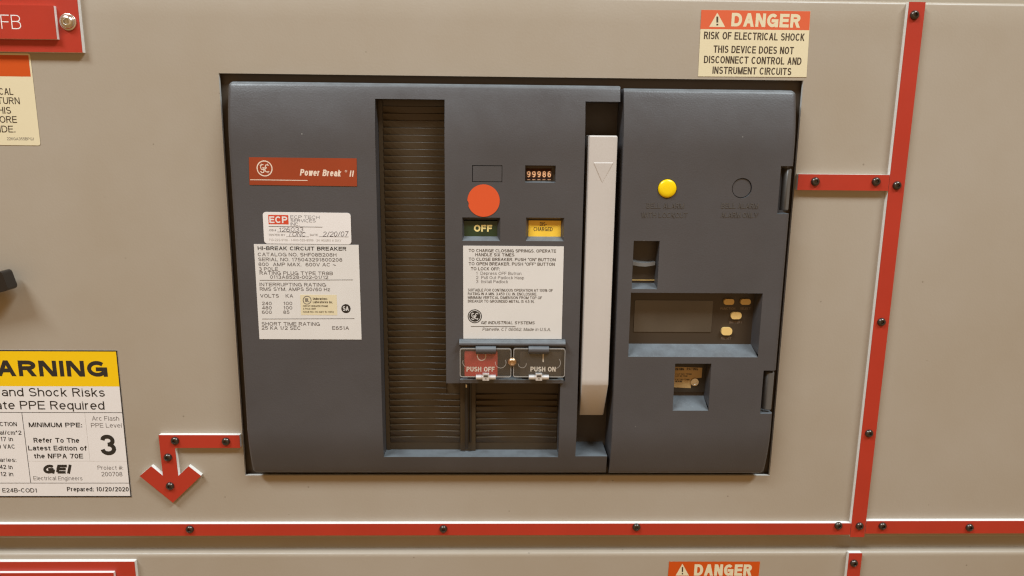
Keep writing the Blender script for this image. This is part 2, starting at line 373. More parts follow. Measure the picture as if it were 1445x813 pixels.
def text(mb, s, l, r, base, cap, d, m, wt=.15, ang=0.0, it=0.0, sub=None, yw=None, up=0.00004):
    """s fitted between photo pixels l and r, baseline at base, capitals cap pixels high, on plane d"""
    ym = base - cap / 2
    x0, x1 = PX(l, base, d), PX(r, base, d)
    z0 = PZ((l + r) / 2, base, d); H = PZ((l + r) / 2, base - cap, d) - z0
    t = wt * H
    q = sub or s
    W_ = x1 - x0 - it * H * .8
    sw, n = measure(q)
    sx = (W_ - n * t) / (sw + SP * (n - 1) + 1e-9)
    if n == 1 and sw < .05: sx = H
    sf, nf = measure(s)
    full = (sf + SP * (nf - 1)) * sx + nf * t
    start = x1 - it * H * .8 - full
    cx = (x0 + x1) / 2
    ca, sa = math.cos(ang), math.sin(ang)
    def fx(p):
        X = p[0] - cx; Z = p[1]
        return (cx + X * ca - Z * sa, z0 + X * sa + Z * ca)
    x = start
    for c in s:
        wd, strokes = G[c]
        for st in strokes:
            if len(st) == 2 and st[0][0] != st[1][0] and st[0][1] != st[1][1]:
                # slanted stroke: ends cut level with the cap line, x-height or baseline
                e = []
                for (a, b) in st:
                    yy = t / 2 + b * (H - t)
                    if b in (0, -.27): yy -= t / 2
                    elif b in (1, XH): yy += t / 2
                    e.append((x + t / 2 + a * sx + it * yy, yy))
                (xa, ya), (xb, yb2) = e
                lo, hi = x, x + wd * sx + t
                hw = t / 2 * min(1.5, math.hypot(xb - xa, yb2 - ya) / max(1e-9, abs(yb2 - ya)))
                xa = min(max(xa - it * ya, lo + hw), hi - hw) + it * ya if hi - lo > 2 * hw else xa
                xb = min(max(xb - it * yb2, lo + hw), hi - hw) + it * yb2 if hi - lo > 2 * hw else xb
                ZN[0] = (ZN[0] + 1) % 9; dd = d + up + ZN[0] * 2.0e-6
                q4_ = [fx((xa - hw, ya)), fx((xa + hw, ya)), fx((xb + hw, yb2)), fx((xb - hw, yb2))]
                mb.add([(X_, -dd, Z_) for X_, Z_ in q4_], [(0, 1, 2, 3)], m)
                continue
            pts = []
            for (a, b) in st:
                yy = t / 2 + b * (H - t)
                pts.append((x + t / 2 + a * sx + it * yy, yy))
            for e_, nb in ((0, 1), (-1, -2)):      # square off open ends
                if abs(st[0][0] - st[-1][0]) + abs(st[0][1] - st[-1][1]) < 1e-4: break
                (a0, b0), (a1, b1) = st[e_], st[nb]
                px_, py_ = pts[e_]
                if abs(b0 - b1) < 1e-6: pts[e_] = (px_ + math.copysign(t / 2, a0 - a1), py_)
                elif abs(a0 - a1) < .035 and (b0 in (0, 1, XH, -.27) or abs(b0 - b1) < .1):
                    dy = math.copysign(t / 2, b0 - b1) * (1 if b0 in (0, 1, XH, -.27) else .5)
                    pts[e_] = (px_ + it * dy, py_ + dy)
            ribbon(mb, pts, t, d + up, m, fx)
        x += (wd + SP) * sx + t
def line(mb, x0, y0, x1, y1, wpx, d, m, up=0.00006):
    a = P(x0, y0, d); b = P(x1, y1, d)
    ribbon(mb, [a, b], wpx / FPX * (DIST - d) , d + up, m, lambda p: p)
def poly(mb, pts, wpx, d, m, up=0.00006):
    ribbon(mb, [P(x, y, d) for x, y in pts], wpx / FPX * (DIST - d), d + up, m, lambda p: p)
def quad(l, t, r, b, d, ang=0.0):
    x0, x1, z0, z1 = rect(l, t, r, b, d); cx, cz = (x0 + x1) / 2, (z0 + z1) / 2; ca, sa = math.cos(ang), math.sin(ang)
    return [(cx + (x - cx) * ca - (z - cz) * sa, cz + (x - cx) * sa + (z - cz) * ca) for x, z in ((x0, z0), (x1, z0), (x1, z1), (x0, z1))]
def corners(pts, d): return [P(x, y, d) for x, y in pts]

# ------------------------------------------------------------------ cutout and doors
CX0, CX1 = -0.1898, 0.1899                # breaker cutout, metres
CZ0, CZ1 = -0.1394, 0.1386
_a = P(308, 102); _b = P(1086, 671); _c = P(1134, 115); _e = P(346, 671)
CX0 = (_a[0] + _e[0]) / 2; CX1 = (_b[0] + _c[0]) / 2; CZ1 = (_a[1] + _c[1]) / 2; CZ0 = (_b[1] + _e[1]) / 2
DX0, DX1 = -0.95, 0.95
DTOP = PZ(1180, 0.5); DBOT = PZ(700, 759.5)
LTOP = PZ(700, 779.5, 0.0)
def grid_sheet(mb, xs, zs, filled, dfun, mface):
    vid = {}
    vs = []
    def V(i, j):
        if (i, j) not in vid:
            vid[(i, j)] = len(vs); vs.append((xs[i], -dfun(xs[i], zs[j]), zs[j]))
        return vid[(i, j)]
    fs = []
    for i in range(len(xs) - 1):
        for j in range(len(zs) - 1):
            if filled(i, j): fs.append((V(i, j), V(i + 1, j), V(i + 1, j + 1), V(i, j + 1)))
    mb.add(vs, fs, mface)
# upper door: sheet with folded edges and the rectangular cutout
door = root('cabinet_door', (0, 0, DBOT), 'large beige painted steel door with the circuit breaker set in its cutout', 'cabinet door')
mb = MB()
RR = 0.0022
def ddrop(u, r=RR): return 0 if u >= r else r - math.sqrt(max(0, r * r - (r - u) ** 2))
zs = sorted({DBOT, DBOT + .0004, DBOT + .0012, DBOT + RR, CZ0, CZ1, DTOP - RR, DTOP - .0012, DTOP - .0004, DTOP} | {DBOT + (DTOP - DBOT) * k / 24 for k in range(1, 24)})
xs = sorted({DX0, DX1, CX0, CX1} | {DX0 + (DX1 - DX0) * k / 30 for k in range(1, 30)})
oil = lambda x, z: 0.00035 * math.sin(x * 9 + 1.3) * math.sin(z * 7 + .4) + 0.0002 * math.sin(x * 21 + z * 13)
def clean(a, keep, eps=.0012):
    out = []
    for v in a:
        if any(abs(v - k) < 1e-9 for k in keep) or all(abs(v - k) > eps for k in keep): out.append(v)
    return out
keepz = [DBOT, DBOT + .0004, DBOT + .0012, DBOT + RR, CZ0, CZ1, DTOP - RR, DTOP - .0012, DTOP - .0004, DTOP]
zs = clean(zs, keepz); xs = clean(xs, [DX0, DX1, CX0, CX1])
def fill(i, j):
    x = (xs[i] + xs[i + 1]) / 2; z = (zs[j] + zs[j + 1]) / 2
    return not (CX0 < x < CX1 and CZ0 < z < CZ1)
def dd_(x, z):
    w_ = max(0, min(1, min(abs(x - CX0), abs(x - CX1), 1) / .05))
    return - ddrop(min(z - DBOT, DTOP - z))
grid_sheet(mb, xs, zs, fill, dd_, PAINT)
# cutout return edge 2.4 mm and door returns
T = .0024
mb.add([(CX0, 0, CZ0), (CX0, T, CZ0), (CX0, T, CZ1), (CX0, 0, CZ1)], [(0, 1, 2, 3)], EDGE)
mb.add([(CX1, 0, CZ0), (CX1, T, CZ0), (CX1, T, CZ1), (CX1, 0, CZ1)], [(3, 2, 1, 0)], EDGE)
mb.add([(CX0, 0, CZ0), (CX1, 0, CZ0), (CX1, T, CZ0), (CX0, T, CZ0)], [(0, 1, 2, 3)], EDGE)
mb.add([(CX0, 0, CZ1), (CX1, 0, CZ1), (CX1, T, CZ1), (CX0, T, CZ1)], [(3, 2, 1, 0)], PAINT)
for z in (DBOT, DTOP):
    mb.add([(DX0, RR, z), (DX1, RR, z), (DX1, .02, z), (DX0, .02, z)], [(0, 1, 2, 3)], PAINT)
mb.build('door_panel', door, smooth=True, angle=40)
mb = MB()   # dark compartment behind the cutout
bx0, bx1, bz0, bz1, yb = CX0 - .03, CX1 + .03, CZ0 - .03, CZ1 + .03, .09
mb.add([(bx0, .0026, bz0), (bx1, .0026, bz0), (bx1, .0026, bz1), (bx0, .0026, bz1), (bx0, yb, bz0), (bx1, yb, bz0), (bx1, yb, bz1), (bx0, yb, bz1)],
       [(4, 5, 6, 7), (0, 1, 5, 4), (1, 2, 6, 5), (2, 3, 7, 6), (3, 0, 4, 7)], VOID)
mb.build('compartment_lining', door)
# frame behind the seam
mb = MB()
mb.box(DX0, DX1, DBOT - .03, DBOT + .004, -.014, -.0065, FRAMEM)
mb.box(DX0, DX1, DTOP - .004, DTOP + .35, -.012, -.0032, FRAMEM)
tag(mb.build('cabinet_frame'), 'beige steel frame rail showing in the seam between the two doors', kind='structure')
# lower door
ld = root('cabinet_door', (0, 0, LTOP - .40), 'beige steel door below the horizontal seam, only its top strip in view', 'cabinet door')
mb = MB()
LB = LTOP - .40
zs = [LB, LB + .05, LTOP - .03, LTOP - .004, LTOP - .0025, LTOP - .0015, LTOP - .0006, LTOP]
xs = [DX0 + (DX1 - DX0) * k / 12 for k in range(13)]
grid_sheet(mb, xs, zs, lambda i, j: True, lambda x, z: -ddrop(LTOP - z, .003), PAINT)
mb.add([(DX0, .003, LTOP), (DX1, .003, LTOP), (DX1, .012, LTOP), (DX0, .012, LTOP)], [(0, 1, 2, 3)], PAINT)
mb.build('door_panel', ld, smooth=True, angle=50)

# ------------------------------------------------------------------ screws
def screw_mesh(r, h):
    mb = MB()
    mb.lathe(0, 0, [(r * 1.0, 0), (r, h * .25), (r * .93, h * .55), (r * .76, h * .85), (r * .58, h), (r * .46, h), (r * .42, h * .93), (r * .42, h * .35), (r * .05, h * .3)], BLACKSCREW, n=24, hexr=(5, 6, 7))
    return mb
scr_proto = None
SCREWR = .0029
def screw(px, py, d, parent, mtl=None):
    global scr_proto
    X, Z = P(px, py, d + .0014)
    w_ = (X, -d - .0001, Z)
    if scr_proto is None:
        mb = screw_mesh(SCREWR, .0019)
        o = mb.build('screw', parent, smooth=True, angle=50, origin=(0, 0, 0))
        o.location = Vector(w_) - WORLD[parent.name]; WORLD[o.name] = Vector(w_)
        scr_proto = o
    else:
        o = at_loc(scr_proto, w_, parent); o.name = 'screw'
    o.rotation_euler = (random.uniform(-.05, .05), random.uniform(0, 6.28), random.uniform(-.05, .05))
    return o
# ------------------------------------------------------------------ mimic bus strips (red face, white core)
TH, CAP = .0037, .0004
def strip(pts_px, label, screws, cat='mimic strip', name='mimic_strip', group=None, pts=None, square=True, top=TH):
    pts = pts or [P(x, y, TH) for x, y in pts_px]
    cx = sum(p[0] for p in pts) / len(pts); cz = min(p[1] for p in pts)
    r = root(name, (cx, 0, cz), label, cat, group)
    mb = MB(); mb.prism(pts, .0, TH - CAP, CORE); mb.build('core', r, bevel=.00015, seg=1)
    mb = MB(); mb.prism(pts, TH - CAP, TH, RED); mb.build('face', r, bevel=.00012, seg=1)
    for s_ in screws: screw(s_[0], s_[1], TH, r)
    return r
def bar(l, t, rr, b):
    x0, x1, z0, z1 = rect(l, t, rr, b, TH); return [(x0, z0), (x1, z0), (x1, z1), (x0, z1)]
g = 'red mimic strips screwed to the doors'
# vertical bar: left edge 1284@3 -> 1201.7@757, right 1306@3 -> 1220.3@757
vx0, vx1 = PX(1241.5, 380, TH), PX(1263, 380, TH)
vz0, vz1 = PZ(1211, 758, TH), PZ(1294, 2.8, TH)
strip(None, 'tall vertical red strip with white edge right of the breaker, screwed in five places', [(1292, 21), (1267, 262), (1245, 455), (1227.5, 612.5), (1214, 743.5)],
      pts=[(vx0, vz0), (vx1, vz0), (vx1, vz1), (vx0, vz1)], group=g)
hx = vx0 - .0003
p = bar(-90, 739.6, 1200, 755.6); p = [(x if x < 0 else hx, z) for x, z in p]
strip(None, 'long horizontal red strip running below the breaker to the tall vertical strip', [(267, 748), (625.5, 747.5), (898.5, 745), (1184, 743)], pts=p, group=g)
p = bar(1222, 735.5, 1560, 752.8); p = [(x if x > .35 else vx1 + .0004, z) for x, z in p]
strip(None, 'horizontal red strip on the right of the tall vertical strip at its foot', [(1246.5, 743.5), (1369.5, 745.5)], pts=p, group=g)
p = bar(1121, 246.3, 1254, 268.8); x_l = CX1 + .0006; p = [(x_l if x < .23 else hx, z) for x, z in p]
strip(None, 'short red strip joining the breaker edge to the tall vertical strip', [(1151.5, 256.5), (1237.5, 256.5)], pts=p, group=g)
z_t, z_b = PZ(280, 614.3, TH), PZ(280, 632.2, TH)
x_a, x_b = PX(224.5, 625, TH), PX(247.5, 640, TH)
x_tip = PX(241.8, 709, TH)
xm = (x_a + x_b) / 2
zw = PZ(240, 671.9, TH); zwt = PZ(240, 658.2, TH); zt_ = PZ(240, 709.5, TH)
xl, xr = PX(197, 672, TH), PX(283.5, 672, TH)
half = (xr - xl) / 2; xm2 = (xl + xr) / 2 + .0002
xlw, xrw = PX(213, 658, TH), PX(265.8, 658, TH)
sw_ = (x_b - x_a) / 2
pts = [(x_a, z_t), (CX0 - .0008, z_t), (CX0 - .0008, z_b), (x_b, z_b), (xm2 + sw_, zw), (xrw, zwt), (xr, zw), (xm2, zt_), (xl, zw), (xlw, zwt), (xm2 - sw_, zw)]
strip(None, 'red strip with white edge bending down into an arrowhead left of the breaker', [(246, 623), (318, 624), (236, 646.5), (239, 687)], pts=pts, group=g)
p = bar(1196.6, 781, 1215, 880)
xo = (vx0 + vx1) / 2
lx0, lx1 = PX(1196.8, 797, TH), PX(1215, 797, TH)
p = [(lx0, LTOP - .1), (lx1, LTOP - .1), (lx1, PZ(1206, 781, TH)), (lx0, PZ(1206, 781, TH))]
strip(None, 'vertical red strip starting at the top of the lower door, one screw in view', [(1206, 796)], pts=p, group=g)

# ------------------------------------------------------------------ engraved red plates
def nested_plate(outer, inner, label, letters=None, scr=None):
    x0, x1, z0, z1 = outer
    r = root('engraved_plate', ((x0 + x1) / 2, 0, z0), label, 'engraved plate')
    mb = MB(); q = [(x0, z0), (x1, z0), (x1, z1), (x0, z1)]
    mb.prism(q, 0, TH - CAP, CORE); mb.prism(q, TH - CAP + 2e-6, TH, RED)
    mb.build('backing_plate', r, bevel=.00012, seg=1)
    x0, x1, z0, z1 = inner
    mb = MB(); q = [(x0, z0), (x1, z0), (x1, z1), (x0, z1)]
    mb.prism(q, TH, 2 * TH - CAP - .0008, CORE); mb.prism(q, 2 * TH - CAP - .0008 + 2e-6, 2 * TH - .0008, RED)
    mb.build('name_plate', r, bevel=.00012, seg=1)
    return r
d2 = 2 * TH - .0008
ox1 = PX(112.5, 37, TH); oz0 = PZ(60, 73.5, TH)
ix1 = PX(77.5, 30, d2); iz0, iz1 = PZ(40, 55, d2), PZ(40, 7.5, d2)
pl = nested_plate((ox1 - .16, ox1, oz0, oz0 + .052), (ix1 - .13, ix1, iz0, iz1), 'red plate with engraved letters FB and a bright screw, upper left')
mb = MB()
text(mb, 'FB', 2.5, 30.5, 41, 20, d2, CORE, wt=.065, ang=-.01)
mb.build('lettering', pl)
mb = MB()
X, Z = P(94, 30.5, TH + .002)
mb.lathe(X, Z, [(.0052, 0), (.0052, .0007), (.0050, .0009), (.0043, .0009), (.0042, .0016), (.0034, .0027), (.0022, .0031), (.0019, .0031), (.0017, .0029), (.0017, .0012), (.0002, .0011)], STEEL, n=30, d=TH, hexr=(7, 8, 9))
mb.build('screw', pl, smooth=True, angle=50)
tag(pl.children[-1], 'bright socket head screw with washer')
ox1 = PX(190.5, 803, TH); oz1 = PZ(100, 793.2, TH)
ix1 = PX(160, 811, d2); iz1 = PZ(80, 809, d2)
nested_plate((ox1 - .2, ox1, oz1 - .05, oz1), (ix1 - .17, ix1, iz1 - .036, iz1), 'plain red plate with a raised inner plate at the top of the lower door')

# ------------------------------------------------------------------ labels on the doors
LT = .00018
def sheet(mb, pts, d, m): mb.prism(pts, d, d + LT, m)
def danger(name, c4, label, dx, dy, sc, full=True):
    """danger label; coordinates are given for the upper one and mapped by an offset and scale"""
    a = -.006
    f = lambda x, y: ((x - 989.7) * sc + dx, (y - 14) * sc + dy)
    pts = [P(*q) for q in c4]
    cx = sum(p_[0] for p_ in pts) / 4; cz = min(p_[1] for p_ in pts)
    r = root(name, (cx, 0, cz), label, 'danger label', 'orange and cream danger labels')
    mb = MB(); sheet(mb, pts, .0001, CREAM); mb.build('vinyl_sheet', r)
    d = .0001 + LT
    (tlx, tly), (trx, tr_y), (brx, bry), (blx, bly) = c4
    k = 27.2 / 94.5
    h4 = [(tlx, tly), (trx, tr_y), (trx + (brx - trx) * k, tr_y + (bry - tr_y) * k), (blx + (tlx - blx) * (1 - k), tly + (bly - tly) * k)]
    mb = MB(); mb.flat([P(*q, d) for q in h4], d + .00001, ORANGE if sc == 1 else ORANGE2)
    tri = [f(1000.7, 38), f(1023.2, 38.2), f(1012.2, 18)]
    mb.flat([P(*q, d) for q in tri], d + .00003, CREAM)
    e0 = f(1010.8, 35.8); e1 = f(1013.6, 35.8)
    cxp, b_ = f(1012.2, 35.8)
    poly(mb, [f(1012.2, 32), f(1012.2, 23.5)], 2.6 * sc, d, INKB, up=.00005)
    poly(mb, [f(1012.2, 36), f(1012.2, 33.7)], 2.6 * sc, d, INKB, up=.00006)
    def tx(s, l, r_, b, c, w_, m_):
        A_ = f(l, b); B_ = f(r_, b); text(mb, s, A_[0], B_[0], A_[1], c * sc, d, m_, wt=w_, ang=a, up=.00003)
    tx('DANGER', 1031.5, 1128.8, 38.3, 19.2, .235, CREAM)
    tx('RISK OF ELECTRICAL SHOCK', 993, 1135.2, 56.6, 10.6, .165, INKB)
    tx('THIS DEVICE DOES NOT', 1006.4, 1119.8, 75.6, 10.4, .165, INKB)
    tx('DISCONNECT CONTROL AND', 993, 1130.6, 90.4, 10.4, .165, INKB)
    tx('INSTRUMENT CIRCUITS', 1005, 1116.5, 105.2, 10.2, .165, INKB)
    mb.build('print', r)
danger('danger_label', [(989.7, 14), (1143.6, 16), (1137.9, 109), (984.9, 108)], 'orange and cream danger label about shock risk, above the right corner of the breaker', 989.7, 14, 1.0)
danger('danger_label', [(944.2, 792.5), (1072.7, 792.5), (1065, 870), (938, 870)], 'orange danger label on the lower door, cut off by the bottom of the photo', 944.2, 792.2, .835)

r = root('caution_label', (P(0, 205)[0], 0, P(0, 205)[1]), 'cream label with an orange header below the upper red plate', 'caution label')
q4 = [(-110, 76), (43, 75), (57, 205), (-108, 206)]
x1_ = PX(50, 140); zt1, zb1 = PZ(20, 75.3), PZ(20, 205)
mb = MB(); mb.prism(rrect(x1_ - .075, x1_, zb1, zt1, .0015), .0001, .0001 + LT, CREAM); mb.build('vinyl_sheet', r)
d = .0001 + LT
mb = MB(); mb.flat([(x1_ - .0745, PZ(20, 108)), (x1_ - .0011, PZ(20, 108)), (x1_ - .0011, zt1 - .0011), (x1_ - .0745, zt1 - .0011)], d + .00003, ORANGE2)
for s_, rr_, b, sub, l in (('ELECTRICAL', 19, 134, 'CAL', -1), ('RETURN', 28.3, 147, 'URN', 5), ('THIS', 16, 160.5, 'HIS', -2), ('BEFORE', 24.3, 173.5, 'ORE', 0), ('INSIDE.', 22, 187, 'IDE.', 0)):
    text(mb, s_, l, rr_, b, 9.6, d, INKB, wt=.14, sub=sub)
text(mb, '226GA355BPG1', 10, 48, 198, 4, d, INKG, wt=.12)
mb.build('print', r)

r = root('warning_label', (P(60, 700)[0], 0, P(60, 700)[1]), 'large white label with yellow warning header and the number 3, left of the arrow strip', 'warning label')
wc = [(-170, 494), (164.5, 494.3), (187, 701.5), (-150, 701)]
wx1 = PX(175.9, 598); wz1, wz0 = PZ(80, 494), PZ(80, 701.3); wx0 = wx1 - .155
mb = MB(); mb.prism([(wx0, wz0), (wx1, wz0), (wx1, wz1), (wx0, wz1)], .0001, .0001 + LT, WPAPER); mb.build('vinyl_sheet', r)
mb = MB()
hz = PZ(80, 545)
mb.flat([(wx0, hz), (wx1, hz), (wx1, wz1), (wx0, wz1)], d + .00002, YELLOW)
B = .0009
def fr(x0, x1, z0, z1, m_, u=.00004): mb.flat([(x0, z0), (x1, z0), (x1, z1), (x0, z1)], d + u, m_)
fr(wx1 - B, wx1, wz0, wz1, INK); fr(wx0, wx0 + B, wz0, wz1, INK)
fr(wx0 + B, wx1 - B, wz1 - B, wz1, INK); fr(wx0 + B, wx1 - B, wz0, wz0 + B, INK)
l1 = PZ(80, 582); l2 = PZ(80, 681.5); cxl = PX(37.5, 632); cxr = PX(124, 620)
fr(wx0 + B, wx1 - B, l1 - .0002, l1 + .0002, INK); fr(wx0 + B, wx1 - B, l2 - .0002, l2 + .0002, INK)
fr(cxl - .0002, cxl + .0002, l2 + .0002, l1 - .0002, INK)
l3 = PZ(80, 650.5)
fr(cxr - .00007, cxr + .00007, l3 + .0001, l1 - .0002, INKL); fr(cxl + .0003, wx1 - B, l3 - .00007, l3 + .00007, INKL)
wa = -.0025
def wt_(s_, l, rr_, b, c, w_=.16, m_=INK, **k): text(mb, s_, l, rr_, b, c, d, m_, wt=w_, ang=k.pop('ang', wa), **k)
wt_('WARNING', 27.4, 152.3, 531.4, 22.3, .25, sub='RNING')
wt_('Arc Flash and Shock Risks', 3, 148.2, 559.6, 12, .135, sub='and Shock Risks')
wt_('Appropriate PPE Required', 29, 147.8, 578, 12, .135, sub='PPE Required')
wt_('PROTECTION', 0, 24, 601.5, 6, sub='CTION'); wt_('cal/cm^2', 0, 30.6, 613.6, 6, sub='al/cm^2')
wt_('17 in', 1, 18.5, 622.6, 6); wt_('480 VAC', 5, 21.6, 633.2, 6, sub='VAC'); wt_('Boundaries:', 0, 23.4, 652, 6, .14, sub='aries:')
wt_('42 in', 0, 18, 662, 6); wt_('12 in', 1, 19, 672, 6)
wt_('MINIMUM PPE:', 41, 116.2, 603, 6.6, .2)
wt_('Refer To The', 47.8, 112.2, 624.8, 6.8, .19); wt_('Latest Edition of', 40.2, 122.7, 635.8, 6.8, .19); wt_('the NFPA 70E', 48.3, 117.5, 647, 6.8, .19)
wt_('Arc Flash', 130, 168.3, 593.6, 6.2, .11, INKG); wt_('PPE Level', 128.8, 172, 603.4, 6.2, .11, INKG)
wt_('3', 143, 164.8, 642.5, 29, .19)
wt_('GEI', 60, 102, 668.4, 12.6, .30, it=.28)
wt_('Electrical Engineers', 47.6, 116.6, 677.8, 5.6, .11, INKG)
wt_('Project #:', 138, 174, 663, 5.8, .11, INKG); wt_('200708', 143.5, 172.9, 672.2, 6.2, .12, INKG)
wt_('E24B-COD1', 3.7, 52.6, 695, 6, .16); wt_('Prepared: 10/20/2020', 95, 182, 693.5, 6.2, .18)
mb.build('print', r)

# ------------------------------------------------------------------ rotary handle tip at the left edge
KX, KZ = P(4, 397, .016)
r = root('rotary_handle', (KX - .045, 0, KZ), 'black rotary switch handle poking in at the left edge', 'handle')
mb = MB()
mb.lathe(KX - .045, KZ - .004, [(.017, 0), (.017, .006), (.0155, .008), (.013, .009), (.013, .012)], KNOB, n=36)
mb.build('base', r, smooth=True)
mb = MB()
ang = math.radians(14); pts = []
for (x, z) in rrect(-.052, .0015, -.0066, .0066, .0022):
    pts.append((KX + x * math.cos(ang) - z * math.sin(ang), KZ + x * math.sin(ang) + z * math.cos(ang)))
mb.prism(pts, .006, .016, KNOB)
mb.build('lever', r, bevel=.0012, seg=3)

# ------------------------------------------------------------------ circuit breaker
DMID, DEND = .014, .0074
def ease(u): return math.sin(math.pi / 2 * max(0, min(1, u)))
ZT = PZ(700, 119.3, DEND - .002); ZB = PZ(700, 667.6, DEND - .001)
def DZ(z):
    return DEND + (DMID - DEND) * ease((ZT - z) / .040) * ease((z - ZB) / .036)
def PS(px, py, extra=0.0):
    dd = DMID
    for _ in range(6):
        X, Z = P(px, py, dd + extra); dd = DZ(Z)
    return X, Z
def srect(l, t, r_, b):
    ym, xm_ = (t + b) / 2, (l + r_) / 2
    return PS(l, ym)[0], PS(r_, ym)[0], PS(xm_, b)[1], PS(xm_, t)[1]
brk = root('circuit_breaker', (0, .04, ZB), 'large charcoal circuit breaker with ribbed grille, pale handle and trip unit in the door cutout', 'circuit breaker')
def cover(name, X0, X1, holes, rl, rr_, corner_l, corner_r, rt=.0026, ztop=None, zbot=None, back=-.03):
    """holes: dict(x0,x1,z0,z1,d(depth behind face),sb,st,sl,sr slopes, floor=material or None, round=radius or None)"""
    zt, zb = ztop or ZT, zbot or ZB
    xs_ = {X0, X1}; zs_ = {zt, zb}
    fr_ = (0, .12, .35, .7, 1)
    for k in fr_:
        xs_.add(X0 + rl * k); xs_.add(X1 - rr_ * k); zs_.add(zt - rt * k); zs_.add(zb + rt * k)
    fine = set(xs_), set(zs_)
    for h in holes:
        xs_ |= {max(X0, h['x0']), min(X1, h['x1'])}; zs_ |= {h['z0'], h['z1']}
    kx, kz = set(xs_), set(zs_)
    def add_fine(s_, keep, a, b, step):
        n = int((b - a) / step)
        for k in range(1, n):
            v = a + (b - a) * k / n
            if all(abs(v - q) > .0014 for q in keep): s_.add(v)
    add_fine(xs_, kx, X0, X1, .03); add_fine(zs_, kz, zb, zt, .0035)
    xs_ = sorted(xs_); zs_ = sorted(zs_)
    def uniq(a):
        o_ = [a[0]]
        for v in a[1:]:
            if v - o_[-1] > 2e-5: o_.append(v)
        return o_
    xs_ = uniq(xs_); zs_ = uniq(zs_)
    def hole_of(i, j):
        if i < 0 or j < 0 or i >= len(xs_) - 1 or j >= len(zs_) - 1: return 'out'
        x = (xs_[i] + xs_[i + 1]) / 2; z = (zs_[j] + zs_[j + 1]) / 2
        for k, h in enumerate(holes):
            if h['x0'] < x < h['x1'] and h['z0'] < z < h['z1']: return k
        return None
    def dep(x, z):
        e = max(ddrop(x - X0, rl), ddrop(X1 - x, rr_), ddrop(zt - z, rt), ddrop(z - zb, rt))
        return DZ(z) - e
    def shp(x, z):
        for (cxn, cr, sgn) in ((X0, corner_l, 1), (X1, corner_r, -1)):
            if cr:
                u = (cr - sgn * (x - cxn)) / cr
                for (czn, s2) in ((zt, -1), (zb, 1)):
                    v = (cr - s2 * (z - czn)) / cr
                    if u > 0 and v > 0:
                        k = max(u, v) / math.hypot(u, v)
                        return cxn + sgn * cr * (1 - u * k), czn + s2 * cr * (1 - v * k)
        return x, z
    mb = MB(); vid = {}; vs = []
    def V(i, j):
        if (i, j) not in vid:
            x, z = xs_[i], zs_[j]; d_ = dep(x, z); x, z = shp(x, z)
            vid[(i, j)] = len(vs); vs.append((x, -d_, z))
        return vid[(i, j)]
    bid = {}
    def Bk(i, j, k):
        if (i, j, k) not in bid:
            x, z = xs_[i], zs_[j]
            if k == 'out':
                x, z = shp(x, z); vs.append((x, -back, z))
            else:
                h = holes[k]
                if abs(z - h['z0']) < 4e-5: z += h.get('sb', 0)
                elif abs(z - h['z1']) < 4e-5: z -= h.get('st', 0)
                if abs(x - h['x0']) < 4e-5: x += h.get('sl', 0)
                elif abs(x - h['x1']) < 4e-5: x -= h.get('sr', 0)
                vs.append((x, -(DMID - h['d']), z))
            bid[(i, j, k)] = len(vs) - 1
        return bid[(i, j, k)]
    fs = []
    for i in range(len(xs_) - 1):
        for j in range(len(zs_) - 1):
            if hole_of(i, j) is not None: continue
            fs.append((V(i, j), V(i + 1, j), V(i + 1, j + 1), V(i, j + 1)))
            for (di, dj, a, b) in ((-1, 0, (i, j + 1), (i, j)), (1, 0, (i + 1, j), (i + 1, j + 1)), (0, -1, (i, j), (i + 1, j)), (0, 1, (i + 1, j + 1), (i, j + 1))):
                h = hole_of(i + di, j + dj)
                if h is None: continue
                if h != 'out' and holes[h].get('round'): continue
                fs.append((V(*b), V(*a), Bk(a[0], a[1], h), Bk(b[0], b[1], h)))
    # hole continues to the outer border: no wall there (open side)
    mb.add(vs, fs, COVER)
    for h in holes:
        if h.get('round'):
            cx, cz, rad = (h['x0'] + h['x1']) / 2, (h['z0'] + h['z1']) / 2, h['round']
            hs = (h['x1'] - h['x0']) / 2; hz_ = (h['z1'] - h['z0']) / 2; n = 32; vv = []; ff = []
            for i in range(n):
                a = 2 * math.pi * i / n + math.pi / n * 0
                c, s_ = math.cos(a), math.sin(a); k = min(hs / abs(c) if abs(c) > 1e-6 else 9, hz_ / abs(s_) if abs(s_) > 1e-6 else 9)
                vv += [(cx + c * k, -DMID, cz + s_ * k), (cx + c * rad, -DMID, cz + s_ * rad), (cx + c * rad, -(DMID - h['d']), cz + s_ * rad)]
            for i in range(n):
                j = (i + 1) % n
                ff += [(3 * i, 3 * j, 3 * j + 1, 3 * i + 1), (3 * i + 1, 3 * j + 1, 3 * j + 2, 3 * i + 2)]
            ff.append(tuple(3 * i + 2 for i in range(n)))
            mb.add(vv, ff, COVER)
    return mb.build(name, brk, smooth=True, angle=28)
def hole(r4, d_, **k): return dict(x0=r4[0], x1=r4[1], z0=r4[2], z1=r4[3], d=d_, **k)
MX0 = PX(334.3, 400, DMID); MX1 = PX(867.3, 400, DMID)
RX0 = PX(871.8, 400, DMID); RX1 = PX(1106.6, 400, DMID)
RD = .0155    # grille recess depth
zr_t = PS(580, 140)[1]; zr_b = PS(660, 645)[1]
xr_l = PS(534.3, 392)[0]; xr_r = PS(628.3, 340)[0]; xr_2 = PS(789.5, 595)[0]
z_h = PS(700, 541)[1]
hA = hole((xr_l, xr_r, zr_b, zr_t), RD)
hB = hole((xr_r, xr_2, zr_b, z_h), RD)
sl = (PS(819.8, 393)[0], MX1 + .01, PS(835, 644)[1], PS(850, 143.5)[1])
hS = hole(sl, .030)
hCt = hole(srect(741, 233.5, 784, 257.8), .0045, sb=.0006)
